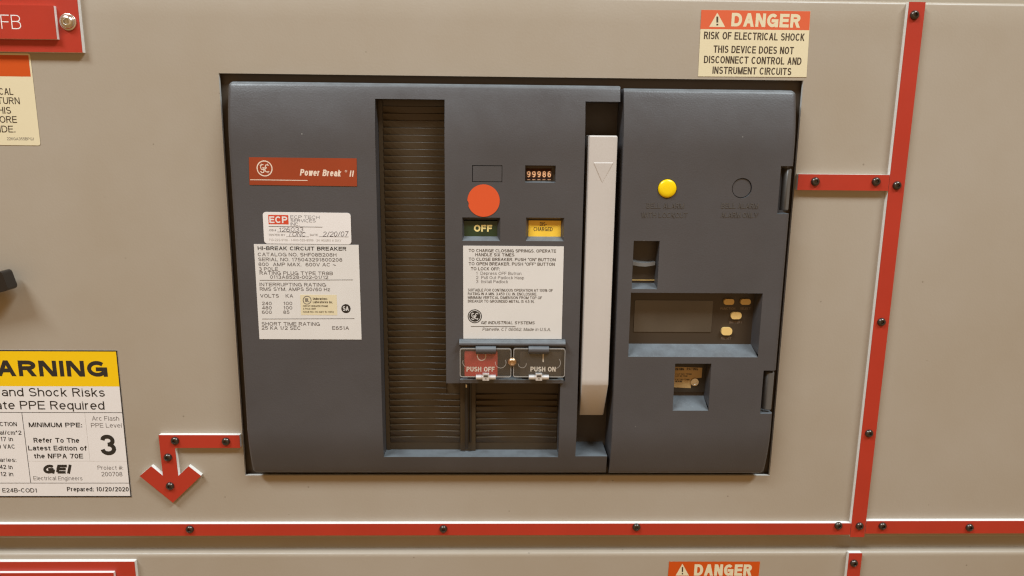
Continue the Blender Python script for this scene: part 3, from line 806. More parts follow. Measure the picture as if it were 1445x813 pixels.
hOf = hole(srect(652.3, 307, 706, 340), .0042, sb=.0025, st=.0020, sl=.0011, sr=.0020)
hDc = hole(srect(742, 307.3, 795.9, 340.3), .0042, sb=.0025, st=.0018, sl=.0018, sr=.0018)
hBt = hole(srect(650, 489.5, 797.5, 537.5), .0065)
hBk = hole(srect(666.3, 233.4, 708.8, 257), .0008)
# the slot opens to the right: keep the outer wall away by widening only inside the cover
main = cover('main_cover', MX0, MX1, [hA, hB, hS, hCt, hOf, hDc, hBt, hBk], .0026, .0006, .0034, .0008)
h1 = hole(srect(892.8, 340, 929.3, 408), .0105, sb=.0022)
h2 = hole(srect(888.4, 413.6, 1073, 504), .0125, sb=.0058, sr=.0012)
h3 = hole(srect(951, 513.2, 1001.8, 579.6), .014, sb=.0060)
hc1 = hole((PS(1099.5, 268)[0], RX1 + .01, PS(1105, 302)[1], PS(1112, 234.5)[1]), .010)
hc2 = hole((PS(1075.3, 552)[0], RX1 + .01, PS(1082, 584)[1], PS(1086, 523)[1]), .010)
bx_, bz_ = PS(941.6, 266.2); rb = .0063
hy = hole((bx_ - .009, bx_ + .009, bz_ - .009, bz_ + .009), .003, round=rb)
kx_, kz_ = PS(1047, 265.6); rk = .0066
hk = hole((kx_ - .009, kx_ + .009, kz_ - .009, kz_ + .009), .0026, round=rk)
ZTR, ZBR = ZT, ZB
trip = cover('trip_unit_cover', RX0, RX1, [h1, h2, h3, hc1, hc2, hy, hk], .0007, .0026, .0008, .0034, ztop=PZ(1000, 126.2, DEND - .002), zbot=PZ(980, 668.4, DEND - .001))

# plate added round the breaker body to lighten the black gap
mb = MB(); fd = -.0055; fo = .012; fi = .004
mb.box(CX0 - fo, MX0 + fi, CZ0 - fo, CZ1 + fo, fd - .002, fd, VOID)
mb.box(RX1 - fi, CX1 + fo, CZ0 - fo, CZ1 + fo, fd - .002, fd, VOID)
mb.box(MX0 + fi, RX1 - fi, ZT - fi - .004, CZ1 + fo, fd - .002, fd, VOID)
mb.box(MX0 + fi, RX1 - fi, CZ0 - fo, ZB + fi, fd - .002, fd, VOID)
mb.build('gap_fill_plate', brk)
# grille floor and ribs
dF = DMID - RD
mb = MB(); mb.box(xr_l - .002, xr_2 + .002, zr_b - .004, zr_t + .004, dF - .003, dF - .0002, GRILLE)
gb = mb.build('grille_backing', brk)
pitch = 9.75 / FPX * (DIST - dF) / math.cos(0) * .985
def rib_mesh(L):
    mb = MB(); h = pitch * .99; N = 8; vs = []
    for k in range(N + 1):
        u = k / N; e = abs(2 * u - 1) ** 1.6
        hd = .00035 + .0016 * e * (1.0 if u < .5 else .75)
        for a, z_ in ((0, 0), (hd * .7, 0), (hd, -.0003), (hd * .92, -.0009), (hd * .2, -h * .96), (0, -h)): vs.append((L * u, -a, z_))
    n = 6
    fs = [(k * n + i, (k + 1) * n + i, (k + 1) * n + (i + 1) % n, k * n + (i + 1) % n) for k in range(N) for i in range(n)]
    mb.add(vs, fs + [tuple(range(n))[::-1], tuple(N * n + i for i in range(n))], GRILLE)
    return mb
gx0 = PX(546.5, 400, dF); gx1 = xr_r - .0010
x_div = PX(656.5, 590, dF)
ztop_r = PZ(580, 150, dF); zbot_r = PZ(600, 631, dF)
m1 = rib_mesh(gx1 - gx0).build('rib', brk, origin=(0, 0, 0)); WORLD[m1.name] = Vector((0, 0, 0))
gx1b = PX(649, 590, dF)
m2 = rib_mesh(gx1b - gx0).build('rib', brk, origin=(0, 0, 0))
gx2, gx3 = PX(672, 590, dF), PX(785.5, 590, dF)
m3 = rib_mesh(gx3 - gx2).build('rib', brk, origin=(0, 0, 0))
for m_ in (m1, m2, m3): m_.parent = gb
z = ztop_r; first = {}
zhb = PZ(640, 548, dF)
def place_rib(proto, x, z):
    key = proto.name
    if key not in first:
        first[key] = 1; o = proto
    else:
        o = proto.copy(); COL.objects.link(o)
    o.parent = gb; o.location = Vector((x, -dF + .0001, z)) - WORLD[gb.name]
while z - pitch > zbot_r:
    place_rib(m2 if z < zhb else m1, gx0, z)
    if z < zhb: place_rib(m3, gx2, z)
    z -= pitch
# side margins of the grille (plain strips beside the ribs)
mb = MB(); mb.box(xr_l + .0002, gx0 - .0003, zr_b + .0002, zr_t - .0002, dF, dF + .0010, GRILLE)
mb.box(gx1b + .0004, gx2 - .0004, zr_b + .0002, z_h - .0002, dF, dF + .0024, GRILLE)
mb.build('grille_frame', brk)
mb = MB()
X, Z0_ = P(658.3, 632, dF + .006); _, Z1_ = P(658.3, 541, dF + .006)
mb.box(X - .0010, X + .0010, Z0_ - .0008, Z1_ + .004, dF + .003, dF + .0062, KNOB)
mb.box(X + .0018, X + .0034, Z0_ + .003, Z1_ + .004, dF + .0024, dF + .0032, KNOB)
mb.box(X - .0006, X + .0006, Z1_ - .0030, Z1_ - .0004, dF + .0060, dF + .0068, STEEL)
mb.build('padlock_hasp', brk, bevel=.0006, seg=2)

# orange nameplate
E0 = DMID + .00012
def thing_or_part_sheet(name, c4, dz, m_, parent, th=LT, rr2=None):
    mb = MB(); mb.prism([P(x, y, dz) for x, y in c4], dz - .0001, dz + th, m_)
    return mb
def monogram(mb, px, py, rpx, d, m_, ring=.13, up=.00008):
    X, Z = P(px, py, d); R_ = rpx / FPX * (DIST - d)
    fx = lambda p: (X + p[0] * R_, Z + p[1] * R_)
    ribbon(mb, A(0, 0, 1 - ring / 2, 1 - ring / 2, 0, 360), ring, d + up, m_, fx)
    tk = .11
    for k in range(4):      # little curls inside the ring
        a = 45 + 90 * k; c = (.70 * math.cos(math.radians(a)), .70 * math.sin(math.radians(a)))
        ribbon(mb, A(c[0], c[1], .10, .10, a + 80, a + 280), tk * .7, d + up, m_, fx)
    ribbon(mb, A(-.26, .16, .22, .32, 55, 325), tk, d + up, m_, fx)
    ribbon(mb, [(-.06, .06), (-.10, -.30)] + A(-.28, -.36, .18, .16, -10, -190), tk, d + up, m_, fx)
    ribbon(mb, [(-.30, .06), (.02, .10)], tk, d + up, m_, fx)
    ribbon(mb, A(.30, .26, .19, .20, 40, 265), tk, d + up, m_, fx)
    ribbon(mb, A(.28, -.18, .24, .25, 95, 320), tk, d + up, m_, fx)
mb = thing_or_part_sheet('x', [(351.2, 221.9), (503.3, 223.6), (503.8, 263), (352.2, 260.9)], E0, PLATE, brk)
d = E0 + LT
monogram(mb, 373.4, 237.8, 11, d, PLINK)
text(mb, 'Power Break', 423.2, 482, 248.5, 9.2, d, PLINK, wt=.20, ang=-.012, it=.18)
poly(mb, A(488.2, 241.6, 1.3, 1.3, 0, 360), .5, d, PLINK)
text(mb, 'II', 493, 499.6, 249.3, 8.6, d, PLINK, wt=.2, ang=-.012, it=.18)
line(mb, 353, 253.7, 434, 254.7, 1.0, d, PLINK)
tag(mb.build('nameplate', brk), 'orange nameplate with a round monogram and slanted white lettering')

# rating label
c4 = [(357.8, 344.6), (505.4, 345.2), (511, 478.4), (367, 479)]
c4[3] = (366.8, 479)
mb = MB(); rl_x0 = PX(362.3, 412, E0); rl_x1 = PX(508.2, 412, E0)
mb.prism([(rl_x0, PZ(430, 478.8, E0)), (rl_x1, PZ(430, 478.8, E0)), (rl_x1, PZ(430, 345, E0)), (rl_x0, PZ(430, 345, E0))], E0 - .0001, E0 + LT, PAPER)
T2 = INKG; K = .16
def L(s_, l, rr_, b, c, w_=K, m_=INKG, **k): text(mb, s_, l, rr_, b, c, d, m_, wt=w_, **k)
L('HI-BREAK CIRCUIT BREAKER', 363.8, 488.8, 353.4, 5.4, .2, INK)
L('CATALOG NO. SHF08B208H', 364, 474.8, 361.9, 5)
L('SERIAL NO. 175043291800208', 364.5, 483, 368.9, 5)
L('800  AMP MAX.  600V AC ~', 364.8, 474, 375.8, 5)
L('3 POLE', 365.5, 392.3, 382.2, 5)
L('RATING PLUG TYPE TR8B', 366.5, 469.8, 388, 5)
L('0113A8528-002-01/12', 381.2, 463.2, 393.6, 4.8)
line(mb, 366.5, 395.6, 498.2, 395, .8, d, INKG)
L('INTERRUPTING RATING', 366.4, 460, 404.2, 5); L('RMS SYM. AMPS 50/60 Hz', 366.7, 465.8, 410.7, 5)
L('VOLTS', 367.2, 393.7, 420, 5); L('KA', 403.2, 413.8, 420, 5)
for k, (a, b) in enumerate((('240', '100'), ('480', '100'), ('600', '85'))):
    y = 430.6 + 6.2 * k; L(a, 369.8, 383.6, y, 4.8); L(b, 400, 412.6 if b != '85' else 408.5, y, 4.8)
line(mb, 370, 450.2, 500.2, 449.7, .8, d, INKG)
L('SHORT TIME RATING', 369.3, 451.6, 459.6, 5); L('25 KA 1/2 SEC', 369.4, 424.5, 465.4, 5); L('E651A', 468.8, 492.6, 465.4, 5)
X, Z = P(488.2, 435.6, d)
mb.flat(circle_pts(X, Z, .0031), d + .00005, INK)
text(mb, 'SA', 483.8, 492.2, 438.6, 6.4, d, PAPER, wt=.17, up=.00006)
rl = mb.build('rating_label', brk); tag(rl, 'square pale rating label printed with grey lines of data')
mb = MB(); mb.prism(quad(424.3, 416, 475.5, 444.6, d), d, d + .0001, CREAM)
d3 = d + .0001
poly(mb, A(433.4, 423.6, 5.6, 5.6, 0, 360), 1.0, d3, INKG); text(mb, 'UL', 430.6, 436.4, 426.4, 5.6, d3, INKG, wt=.2)
text(mb, 'Underwriters', 441.6, 462, 423.4, 3.4, d3, INKB, wt=.17); text(mb, 'Laboratories Inc.', 441.6, 470, 428, 3.4, d3, INKB, wt=.17)
text(mb, 'CIRCUIT BREAKER FRAME', 427.5, 463, 433.2, 2.4, d3, INKB, wt=.16)
text(mb, '3 POLE UNIT', 427.6, 446, 437, 2.4, d3, INKB, wt=.16); text(mb, 'ISSUE NO. HV-4817 E-11592', 427.6, 471, 441.4, 2.4, d3, INKB, wt=.16)
mb.build('approval_sticker', rl)

# instruction label
mb = MB(); ix0 = PX(653.7, 412, E0); ix1 = PX(794.1, 412, E0)
mb.prism([(ix0, PZ(720, 478.2, E0)), (ix1, PZ(720, 478.2, E0)), (ix1, PZ(720, 347.2, E0)), (ix0, PZ(720, 347.2, E0))], E0 - .0001, E0 + LT, PAPER)
q = .17
L('TO CHARGE CLOSING SPRINGS, OPERATE', 661.4, 784.7, 356.2, 4.4, q, INKB); L('HANDLE SIX TIMES', 670.7, 725.8, 361.8, 4.4, q, INKB)
L('TO CLOSE BREAKER, PUSH "ON" BUTTON', 661.4, 784, 368.4, 4.4, q, INKB); L('TO OPEN BREAKER, PUSH "OFF" BUTTON', 661.4, 782.8, 374.8, 4.4, q, INKB)
L('TO LOCK OFF:', 664.4, 705.3, 381.6, 4.4, q, INKB)
L('1  Depress OFF Button', 671.9, 735.7, 388, 4.4, .12, INKG); L('2  Pull Out Padlock Hasp', 671.9, 739.6, 394, 4.4, .12, INKG); L('3  Install Padlock', 671.9, 717, 399.6, 4.4, .12, INKG)
for k, (s_, rr_) in enumerate((('SUITABLE FOR CONTINUOUS OPERATION AT 100% OF', 780), ('RATING IN A MIN. 3,450 CU. IN. ENCLOSURE.', 757.9), ('MINIMUM VERTICAL DIMENSION FROM TOP OF', 764.9), ('BREAKER TO GROUNDED METAL IS 4.5 IN.', 753.9))):
    L(s_, 660.2, rr_, 411.6 + 5.2 * k, 3.9, .15, INKB)
X, Z = P(670, 446.4, d); mb.flat(circle_pts(X, Z, 10.3 / FPX * (DIST - d), 40), d + .00005, INK)
monogram(mb, 670, 446.4, 9.0, d, PAPER, ring=.09, up=.00006)
L('GE INDUSTRIAL SYSTEMS', 678.4, 754.8, 457.6, 4.2, .17, INKB, it=.2)
line(mb, 664.4, 460.7, 727.5, 461, .8, d, INKB)
L('Plainville, CT 06062, Made in U.S.A.', 680.7, 777.7, 467, 4.4, .12, INKB, it=.2)
tag(mb.build('instruction_label', brk), 'pale operating instruction label with a black round monogram')

# counter
mb = MB(); x0, x1, z0, z1 = rect(740, 231, 785, 259, DMID - .0045); mb.box(x0, x1, z0, z1, DMID - .006, DMID - .0044, VOID)
ctr = mb.build('operation_counter', brk)
WHEEL = mat('counter_wheel', (0.075, 0.028, 0.014), 0.35)
WDIG = mat('counter_digit', (0.78, 0.42, 0.22), 0.4)
for k, ch in enumerate('99986'):
    a = 742.6 + k * 7.25; mb = MB()
    x0, x1, z0, z1 = rect(a, 238, a + 6.7, 254, DMID - .003)
    n = 10; vs = []
    zc = (z0 + z1) / 2; rad = .0052; dz = DMID - .0028
    for xx in (x0, x1):
        for i in range(n + 1):
            t_ = math.radians(-60 + 120 * i / n); vs.append((xx, -(dz - rad + rad * math.cos(t_)), zc + rad * math.sin(t_)))
    mb.add(vs, [(i, n + 1 + i, n + 2 + i, i + 1) for i in range(n)], WHEEL)
    text(mb, ch, a + 1.0, a + 5.9, 250.2, 8.6, DMID - .0026, WDIG, wt=.17)
    line(mb, a + 1.2, 253.6, a + 5.4, 253.6, .6, DMID - .0031, WDIG, up=.0002)
    mb.build('digit_wheel', ctr)
# blank plate, indicators
mb = MB(); x0, x1, z0, z1 = srect(667.2, 234.4, 708, 256.1); mb.box(x0, x1, z0, z1, DMID - .0009, DMID - .0001, COVER); mb.build('blanking_plate', brk)
def indicator(name, r4, m_, txts, label, inkm, holeo):
    x0, x1, z0, z1 = rect(*r4, DMID - .0040)
    mb = MB(); mb.box(x0 - .0004, x1 + .0004, z0 - .0004, z1 + .0004, DMID - .0060, DMID - .0041, m_)
    for (s_, l, rr_, b, c, w_) in txts: text(mb, s_, l, rr_, b, c, DMID - .0041, inkm, wt=w_)
    tag(mb.build(name, brk), label)
indicator('status_flag', (655, 312.8, 701.5, 332.8), GREEN, [('OFF', 668.8, 694.5, 327, 9.6, .23)], 'dark green flag reading OFF', CREAMINK, hOf)
indicator('charge_flag', (746.6, 312.2, 791.3, 333.1), INDY, [('DIS-', 761.8, 771.6, 319, 5.4, .14), ('CHARGED', 752.9, 779.8, 326.2, 5.6, .15)], 'yellow flag reading discharged', INKB, hDc)

# button hood, recess, buttons, clear lids
dB = DMID - .0065
x0, x1, z0, z1 = srect(650, 489.5, 797.5, 537.5)
mb = MB()
zt2 = PZ(720, 479.2, DMID + .001); zf = PZ(720, 488.6, DMID + .0075)
xl_, xr_ = PX(648, 484, DMID + .004), PX(798, 484, DMID + .004)
prof = [(DMID - .0003, zt2), (DMID + .0018, zt2 - .0001), (DMID + .0036, zt2 - .0007), (DMID + .0046, zt2 - .0017), (DMID + .0048, zt2 - .0028), (DMID + .0040, zt2 - .0038), (DMID + .0020, zt2 - .0044), (DMID - .0003, zt2 - .0046)]
n = len(prof); vs = []
for x in (xl_, xr_): vs += [(x, -a, z) for a, z in prof]
mb.add(vs, [(i, i + 1, n + i + 1, n + i) for i in range(n - 1)] + [tuple(range(n))[::-1], tuple(n + i for i in range(n))], COVER)
mb.build('button_hood', brk, smooth=True, angle=45)
# lower lip of the control box
mb = MB(); zl1 = PZ(720, 535.5, DMID + .002); zl0 = PZ(720, 541.5, DMID + .002)
mb.box(xl_ + .0003, xr_ - .0003, zl0, zl1, DMID - .0135, DMID + .0022, COVER)
mb.build('control_box_lip', brk, bevel=.0006)
mb = MB(); mb.box(x0 - .001, x1 + .001, z0 - .001, z1 + .001, dB - .002, dB + .0001, BLKBTN); mb.build('control_box_floor', brk)
dT = DMID + .0026
def button(name, l, t, r_, b, m_, s_, tl, tr, label):
    x0, x1, z0, z1 = rect(l, t, r_, b, dT); mb = MB(); mb.prism(rrect(x0, x1, z0, z1, .0009), dB, dT, m_)
    o = mb.build(name, brk, bevel=.0004)
    mb = MB(); text(mb, s_, tl, tr, 524.4, 6.8, dT, WPRINT, wt=.20)
    if 'OFF' in s_:
        poly(mb, A(679.6, 502.2, 6.0, 6.4, 0, 360), 1.2, dT, WPRINT)
    else: line(mb, 766.5, 497, 766.5, 511, 1.9, dT, WPRINT)
    mb.build('print', o); tag(o, label)
button('push_off_button', 655.5, 496.5, 702, 531, REDBTN, 'PUSH OFF', 658.3, 698, 'red rectangular button under its clear lid')
button('push_on_button', 733.5, 496.5, 792, 531, BLKBTN, 'PUSH ON', 748.5, 784, 'black rectangular button under its clear lid')
dL = DMID + .0048
def lid(l, t, r_, b, hx0, hx1, rings, lab):
    x0, x1, z0, z1 = rect(l, t, r_, b, dL)
    out = rrect(x0, x1, z0, z1, .0016, 5); wd = .00055
    mb = MB(); mb.prism(rrect(x0 + wd, x1 - wd, z0 + wd, z1 - wd, .0012, 5), dL - .0012, dL - .0002, CLEAR)
    for (cx, cy, rr2, a0, a1) in rings: poly(mb, A(cx, cy, rr2, rr2, a0, a1), .9, dL - .0002, CLEARRIM, up=.00006)
    o = mb.build('clear_lid', brk)
    mb = MB(); inn = rrect(x0 + wd, x1 - wd, z0 + wd, z1 - wd, .0012, 5); n = len(out)
    vs = [(x, -dL, z) for x, z in out] + [(x, -dL, z) for x, z in inn] + [(x, -(dL - .0016), z) for x, z in out] + [(x, -(dL - .0012), z) for x, z in inn]
    fs = []
    for i in range(n):
        j = (i + 1) % n; fs += [(i, j, n + j, n + i), (i, 2 * n + i, 2 * n + j, j)]
    mb.add(vs, fs, CLEARRIM); mb.build('rim', o)
    # hinge barrel
    mb = MB(); X0, Z0 = P(hx0, 495, dL + .001); X1, _ = P(hx1, 495, dL + .001)
    n = 14; rad = .0027; vs = []
    for x in (X0, X1):
        for i in range(n):
            a = 2 * math.pi * i / n; vs.append((x, -(dL - .0008 + rad * math.cos(a)), Z0 + rad * math.sin(a)))
    mb.add(vs, [(i, (i + 1) % n, n + (i + 1) % n, n + i)[::-1] for i in range(n)] + [tuple(range(n)), tuple(n + i for i in range(n))[::-1]], COVER)
    mb.build('hinge', o, smooth=True, angle=50)
    mb = MB(); X0, Z0 = P(hx0 + .3, 533.2, dL + .001); X1, _ = P(hx1 - .3, 533.2, dL + .001)
    n = 14; rad = .0017; vs = []
    for x in (X0, X1):
        for i in range(n):
            a = 2 * math.pi * i / n; vs.append((x, -(dL - .0004 + rad * math.cos(a)), Z0 + rad * math.sin(a)))
    mb.add(vs, [(i, (i + 1) % n, n + (i + 1) % n, n + i)[::-1] for i in range(n)] + [tuple(range(n)), tuple(n + i for i in range(n))[::-1]], CHROME)
    xc = (X0 + X1) / 2
    mb.box(xc - .0022, xc + .0022, Z0 - .0016, Z0 + .0029, dL - .001, dL + .0021, CHROME)
    mb.box(xc - .0014, xc + .0014, Z0 + .0007, Z0 + .0022, dL + .0018, dL + .00215, VOID)
    mb.box(xc - .0006, xc + .0006, Z0 - .0007, Z0 - .0001, dL + .0018, dL + .00215, VOID)
    mb.build('latch', o, smooth=True, angle=40)
    tag(o, lab)
lid(648.8, 492, 721.6, 532.4, 671.3, 699.8, [(706.5, 511.8, 7.6, -30, 190), (660.5, 511, 7.5, 120, 200)], 'clear hinged lid over the red button')
lid(724.2, 492, 797.5, 532.4, 746, 774.8, [(737, 513.5, 5.6, -10, 180), (783, 512, 8, -40, 90)], 'clear hinged lid over the black button')
mb = MB(); X, Z = P(722.8, 511, dL + .001)
mb.lathe(X, Z, [(.0031, 0), (.0031, .0008), (.0026, .0018), (.0017, .0023), (.0012, .0021), (.0011, .0010), (.0002, .0009)], BRASS, n=24, d=dL - .0002)
tag(mb.build('seal_screw', brk, smooth=True, angle=50), 'small brass screw between the two lids')

# charging handle
hd = .0165
def hp(x, y, d_): return P(x, y, d_)
zt3 = PZ(852, 191.2, hd); zm = PZ(838, 543.5, hd); zb3 = PZ(834, 586, hd - .013)
hx0 = PX(826.2, 365, hd); hx1 = PX(865.4, 365, hd)
mb = MB()
secs = [(zt3, hd - .022, hd - .0018), (zt3 - .0002, hd - .022, hd - .0008), (zt3 - .0010, hd - .022, hd), (zt3 - .02, hd - .022, hd), (zm + .004, hd - .02, hd), (zm + .0007, hd - .02, hd - .0001), (zm - .0007, hd - .02, hd - .0006), (zb3 + .001, hd - .02, hd - .0125), (zb3, hd - .019, hd - .0134)]
vs = []; rc = .0011
for (z, b_, f_) in secs:
    sx = 0
    if z > zt3 - .0009: sx = .0008 * (1 if z == zt3 else .45)
    if z < zm: sx = .0006 * (zm - z) / (zm - zb3)
    e0, e1 = hx0 + sx, hx1 - sx
    vs += [(e0, -b_, z), (e0, -(f_ - rc), z), (e0 + rc * .3, -(f_ - rc * .3), z), (e0 + rc, -f_, z), (e1 - rc, -f_, z), (e1 - rc * .3, -(f_ - rc * .3), z), (e1, -(f_ - rc), z), (e1, -b_, z)]
fs = []
for k in range(len(secs) - 1):
    for i in range(7):
        a = k * 8 + i; fs.append((a, a + 8, a + 9, a + 1))
fs.append(tuple(range(8))[::-1]); fs.append(tuple(len(vs) - 8 + i for i in range(8)))
mb.add(vs, [f[::-1] for f in fs], HANDLE)
# raised triangle mark
tri = [P(838.5, 230.5, hd), P(864.3, 230.5, hd), P(850, 257.5, hd)]
tb = [P(837.2, 228.8, hd), P(865.6, 228.8, hd), P(849.8, 260.5, hd)]
mb.add([(x, -hd + .0001, z) for x, z in tb] + [(x, -(hd + (.0004 if k < 2 else .00005)), z) for k, (x, z) in enumerate(tri)], [(3, 5, 4), (0, 1, 4, 3), (1, 2, 5, 4), (2, 0, 3, 5)], HANDLE)
tag(mb.build('charging_handle', brk, smooth=True, angle=30), 'tall pale plastic lever with a raised triangle near its top')
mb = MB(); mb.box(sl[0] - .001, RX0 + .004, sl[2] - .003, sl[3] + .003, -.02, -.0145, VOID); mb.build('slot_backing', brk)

# trip unit details
mb = MB(); mb.lathe(bx_, bz_, [(.0060, -.002), (.0060, .0002), (.0058, .0008), (.0050, .0013), (.0030, .0016), (.0006, .00165)], YBTN, n=36, d=DMID)
tag(mb.build('alarm_button', brk, smooth=True, angle=50), 'round bright yellow button')
mb = MB(); mb.lathe(kx_, kz_, [(.0062, 0), (.0062, .0017), (.0060, .0019), (.0020, .0019)], COVER, n=36, d=DMID - .0026); mb.build('blanking_cap', brk, smooth=True, angle=40)
mb = MB(); EMBS = []
def emb(s_, l, r_, b):
    text(mb, s_, l, r_, b, 7.2, DMID, EMBOSS, wt=.13, up=.00022)
EMBOSS = mat('embossed_plastic', (0.082, 0.074, 0.069), 0.34)
for s_, l, r_, b in (('BELL ALARM', 912, 965, 294), ('WITH LOCKOUT', 905, 970, 307), ('BELL ALARM', 1017.6, 1070, 294), ('ALARM ONLY', 1017, 1069, 307)):
    emb(s_, l, r_, b)
    if b == 307: EMBS.append(mb); mb = MB()
# give the embossed strokes side walls
for mb in EMBS:
    bmx = mb.build('embossed_lettering', trip)
    so = bmx.modifiers.new('thickness', 'SOLIDIFY'); so.thickness = .00022; so.offset = -1
# window 1: lever
d1 = DMID - .0105
mb = MB(); x0, x1, z0, z1 = rect(890, 336, 932, 412, d1); mb.box(x0, x1, z0, z1, d1 - .002, d1 - .0001, BEZEL)
zq = PZ(908, 396.3, d1 + .003)
mb.box(x0 + .001, x1 - .001, zq - .0003, zq + .0003, d1 - .001, d1 + .0006, ABTN)
mb.build('selector_window', brk)
mb = MB(); n = 14; vs = []; fs = []
for i in range(n + 1):
    u = i / n; px = 891.8 + 31 * u
    yt = 365.6 + 3.2 * math.sin(min(1, u * 1.4) * math.pi / 2) * (1 if u < .8 else .85); yb_ = 374.2 + 2.0 * math.sin(u * math.pi)
    X, Zt = P(px, yt, d1 + .0005); _, Zb = P(px, yb_ - 5.0, d1 + .0045); _, Zc = P(px, yb_, d1 + .0045)
    vs += [(X, -(d1 + .0002), Zt), (X, -(d1 + .0046), Zb), (X, -(d1 + .0046), Zc), (X, -(d1 + .0002), Zc)]
for i in range(n):
    for k in range(3): fs.append((4 * i + k, 4 * i + k + 1, 4 * i + 5 + k, 4 * i + 4 + k))
mb.add(vs, fs, mat('lever_grey', (.17, .165, .16), .35)); mb.build('selector_lever', brk, smooth=True, angle=35)
# display
d2_ = DMID - .0125
mb = MB(); x0, x1, z0, z1 = rect(885, 410, 1078, 508, d2_); mb.box(x0, x1, z0, z1, d2_ - .002, d2_, BEZEL)
tu = mb.build('trip_unit', brk)
mb = MB(); x0, x1, z0, z1 = rect(895, 424, 1005, 468.5, d2_ + .0005); mb.prism(rrect(x0, x1, z0, z1, .0008), d2_ - .0001, d2_ + .0005, SCREEN)
o = mb.build('display_window', tu, bevel=.0004)
for i, (l, t, r_, b) in enumerate(((1020.4, 421.4, 1037.4, 431), (1044, 421.4, 1060.8, 431), (1030.4, 440, 1047.8, 451.4), (1017, 461.8, 1034.6, 474))):
    x0, x1, z0, z1 = rect(l + 1.3, t + .8, r_ - 1.3, b - .8, d2_ + .0022); rr3 = min(.0022, (z1 - z0) * .42)
    mb = MB(); mb.prism(rrect(x0, x1, z0, z1, rr3, 5), d2_ - .0001, d2_ + .0022, ABTN); mb.build('keypad_button', tu, bevel=.0006)
mb = MB()
PI_ = mat('keypad_print', (.22, .16, .12), .5)
for s_, l, r_, b in (('FUNCTION', 1016.5, 1037.5, 437), ('SELECT', 1044.5, 1059, 437), ('BATTERY', 1029, 1047, 456.5), ('RESET', 1017.5, 1032, 479)): text(mb, s_, l, r_, b, 3, d2_, PI_, wt=.16)
mb.build('keypad_print', tu)
# rating plug
d3_ = DMID - .014
mb = MB(); x0, x1, z0, z1 = rect(946, 508, 1006, 584, d3_); mb.box(x0, x1, z0, z1, d3_ - .002, d3_ - .0001, VOID)
mb.box(x0, PX(994, 535, d3_), PZ(970, 553, d3_ + .002), z1, d3_, d3_ + .002, RPLUGB)
rp = mb.build('rating_plug', brk)
mb = MB(); dp = d3_ + .002
poly_ = [P(951.5, 517.5, dp), P(991, 519, dp), P(990, 533, dp), P(976, 534.5, dp), P(974.5, 547.8, dp), P(950, 546.5, dp)]
mb.prism(poly_, dp - .0005, dp + .0001, RPLUG); dq = dp + .0001
for (x_, y_, a_, c_, wq) in ((953, 522.6, 965, 3.6, .26), (969, 522.6, 985, 3.6, .2), (953, 529, 976, 2.0, .2), (953, 531.8, 970, 2.0, .2), (953, 536.8, 973, 2.2, .2), (953, 539.4, 962, 2.2, .3)):
    text(mb, 'RATING' if c_ > 3 else 'CAT NO TR8B', x_, a_, y_, c_, dq, INKB, wt=wq)
mb.build('plug_label', rp)
mb = MB(); X, Z = P(980.5, 539.5, dp + .001); mb.lathe(X, Z, [(.0031, 0), (.0031, .0008), (.0027, .0014), (.0018, .0014), (.0016, .0006), (.0002, .0006)], STEEL, n=24, d=dp - .0004); mb.build('screw', rp, smooth=True, angle=40)
tag(rp, 'brown rating plug seen through the small square window')
# side clips
def clip(l, t, r_, b, lab):
    x1 = RX1 - .0004; x0 = PX(l, (t + b) / 2, DMID - .003); z1 = PZ(r_, t, DMID - .002); z0 = PZ(r_, b, DMID - .002)
    mb = MB(); n = 8; wv = x1 - x0; vs = []
    for (z, k) in ((z0, .75), (z0 + .0008, 1), (z1 - .0008, 1), (z1, .75)):
        for i in range(n + 1):
            a = math.pi * i / n; vs.append((x0 + wv / 2 - wv / 2 * math.cos(a), -(DMID - .0075 + k * .0062 * (math.sin(a) ** .7 if a < math.pi / 2 else (1 - .35 * max(0, (a - 2.4) / .74)))), z))
    fs = []
    for k in range(3):
        for i in range(n): q_ = k * (n + 1) + i; fs.append((q_, q_ + 1, q_ + n + 2, q_ + n + 1))
    fs.append(tuple(range(n + 1))[::-1]); fs.append(tuple(3 * (n + 1) + i for i in range(n + 1)))
    mb.add(vs, fs, CLIPM); mb.build('cover_clip', brk, smooth=True, angle=50)
mb = MB(); mb.box(hc1['x0'] - .001, RX1 - .0008, hc1['z0'] - .001, hc1['z1'] + .001, DMID - .0135, DMID - .0098, COVER); mb.box(hc2['x0'] - .001, RX1 - .0008, hc2['z0'] - .001, hc2['z1'] + .001, DMID - .0135, DMID - .0098, COVER); tag(mb.build('clip_recess', trip), kind='stuff')
clip(1105.5, 238, 1112, 297.5, '')
clip(1078.6, 525, 1086, 579, '')

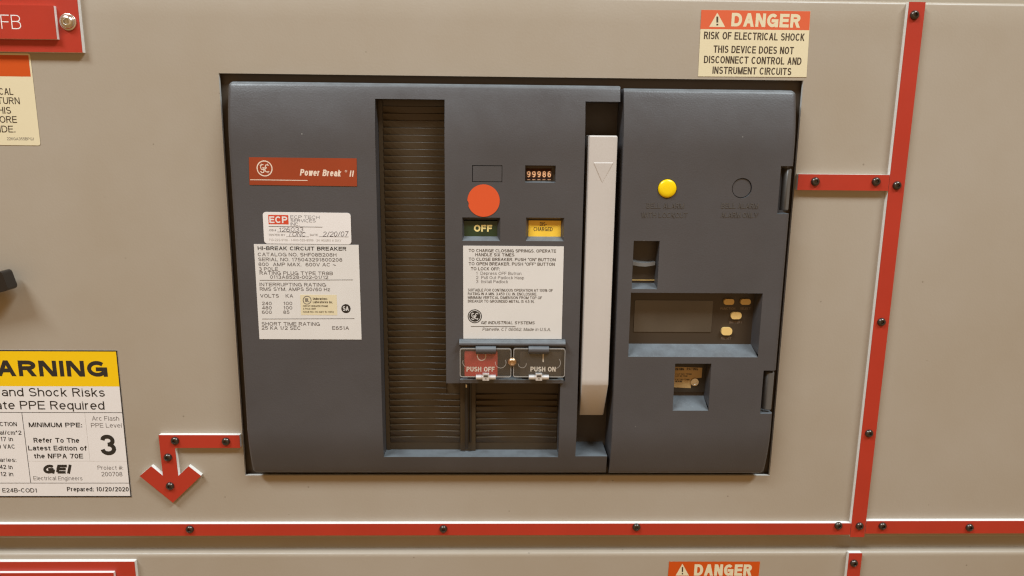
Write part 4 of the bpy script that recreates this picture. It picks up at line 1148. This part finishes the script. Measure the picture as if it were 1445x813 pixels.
# ------------------------------------------------------------------ stickers on the breaker
r = root('inspection_sticker', (PX(433, 343, E0), -E0, PZ(433, 343, E0)), 'white rounded service sticker with a red logo and handwriting, above the rating label', 'sticker')
es = E0 + .0002; a = -.0035
x0, x1, z0, z1 = rect(371.8, 299.8, 495.3, 344.4, es); cx, cz = (x0 + x1) / 2, (z0 + z1) / 2
pts = [(cx + (x - cx) * math.cos(a) - (z - cz) * math.sin(a), cz + (x - cx) * math.sin(a) + (z - cz) * math.cos(a)) for x, z in rrect(x0, x1, z0, z1, .0021, 5)]
mb = MB(); mb.prism(pts, E0, es + .0001, WPAPER); d = es + .0001
mb.build('paper', r)
mb = MB()
mb.flat(quad(378.8, 303.4, 407, 316.6, d, a), d + .00004, ECPRED)
text(mb, 'ECP', 380.4, 405.6, 314.8, 9.4, d, WPAPER, wt=.2, ang=a, up=.00008)
for s_, l, r_, b in (('ECP TECH', 409.8, 451, 308.6), ('SERVICES', 410, 445.4, 313.7), ('INC.', 410.2, 422.5, 318.6)): text(mb, s_, l, r_, b, 4.3, d, INKP, wt=.11, ang=a)
line(mb, 379, 319.6, 455, 320.6, .8, d, INKG)
text(mb, 'JOB #', 379, 389.5, 326.4, 2.8, d, INKG, wt=.12); text(mb, 'TESTED BY', 379, 402.4, 333, 2.8, d, INKG, wt=.12); text(mb, 'DATE', 437.5, 448.5, 333, 2.8, d, INKG, wt=.12)
line(mb, 391, 327.3, 430, 327.7, .5, d, INKG); line(mb, 404, 334, 436, 334.2, .5, d, INKG); line(mb, 450, 334, 492, 334.4, .5, d, INKG)
text(mb, '126033', 393.5, 428.5, 327, 6, d, INKP, wt=.1, ang=.03, it=.15); text(mb, 'TONC', 406, 432, 333.6, 6, d, INKP, wt=.1, ang=-.02, it=.2)
text(mb, '2/20/07', 455.5, 492, 333.8, 7, d, INKP, wt=.1, ang=.02, it=.2)
text(mb, '713-222-9136 • 1-800-526-9899 • 24 HOURS A DAY', 379.5, 481.5, 340.6, 3.2, d, INKL, wt=.14, ang=a)
mb.build('print', r)
mb = MB(); X, Z = P(682.4, 283.2, E0); R_ = 22.7 / FPX * (DIST - E0)
pts = circle_pts(X, Z, R_, 56)
pts = [(x, z) if not (abs(i - 29.5) < 1.2) else (x + R_ * .06, z) for i, (x, z) in enumerate(pts)]
mb.prism(pts, E0, E0 + LT, DOT)
tag(mb.build('round_sticker'), 'round fluorescent orange sticker above the green OFF flag', 'sticker')
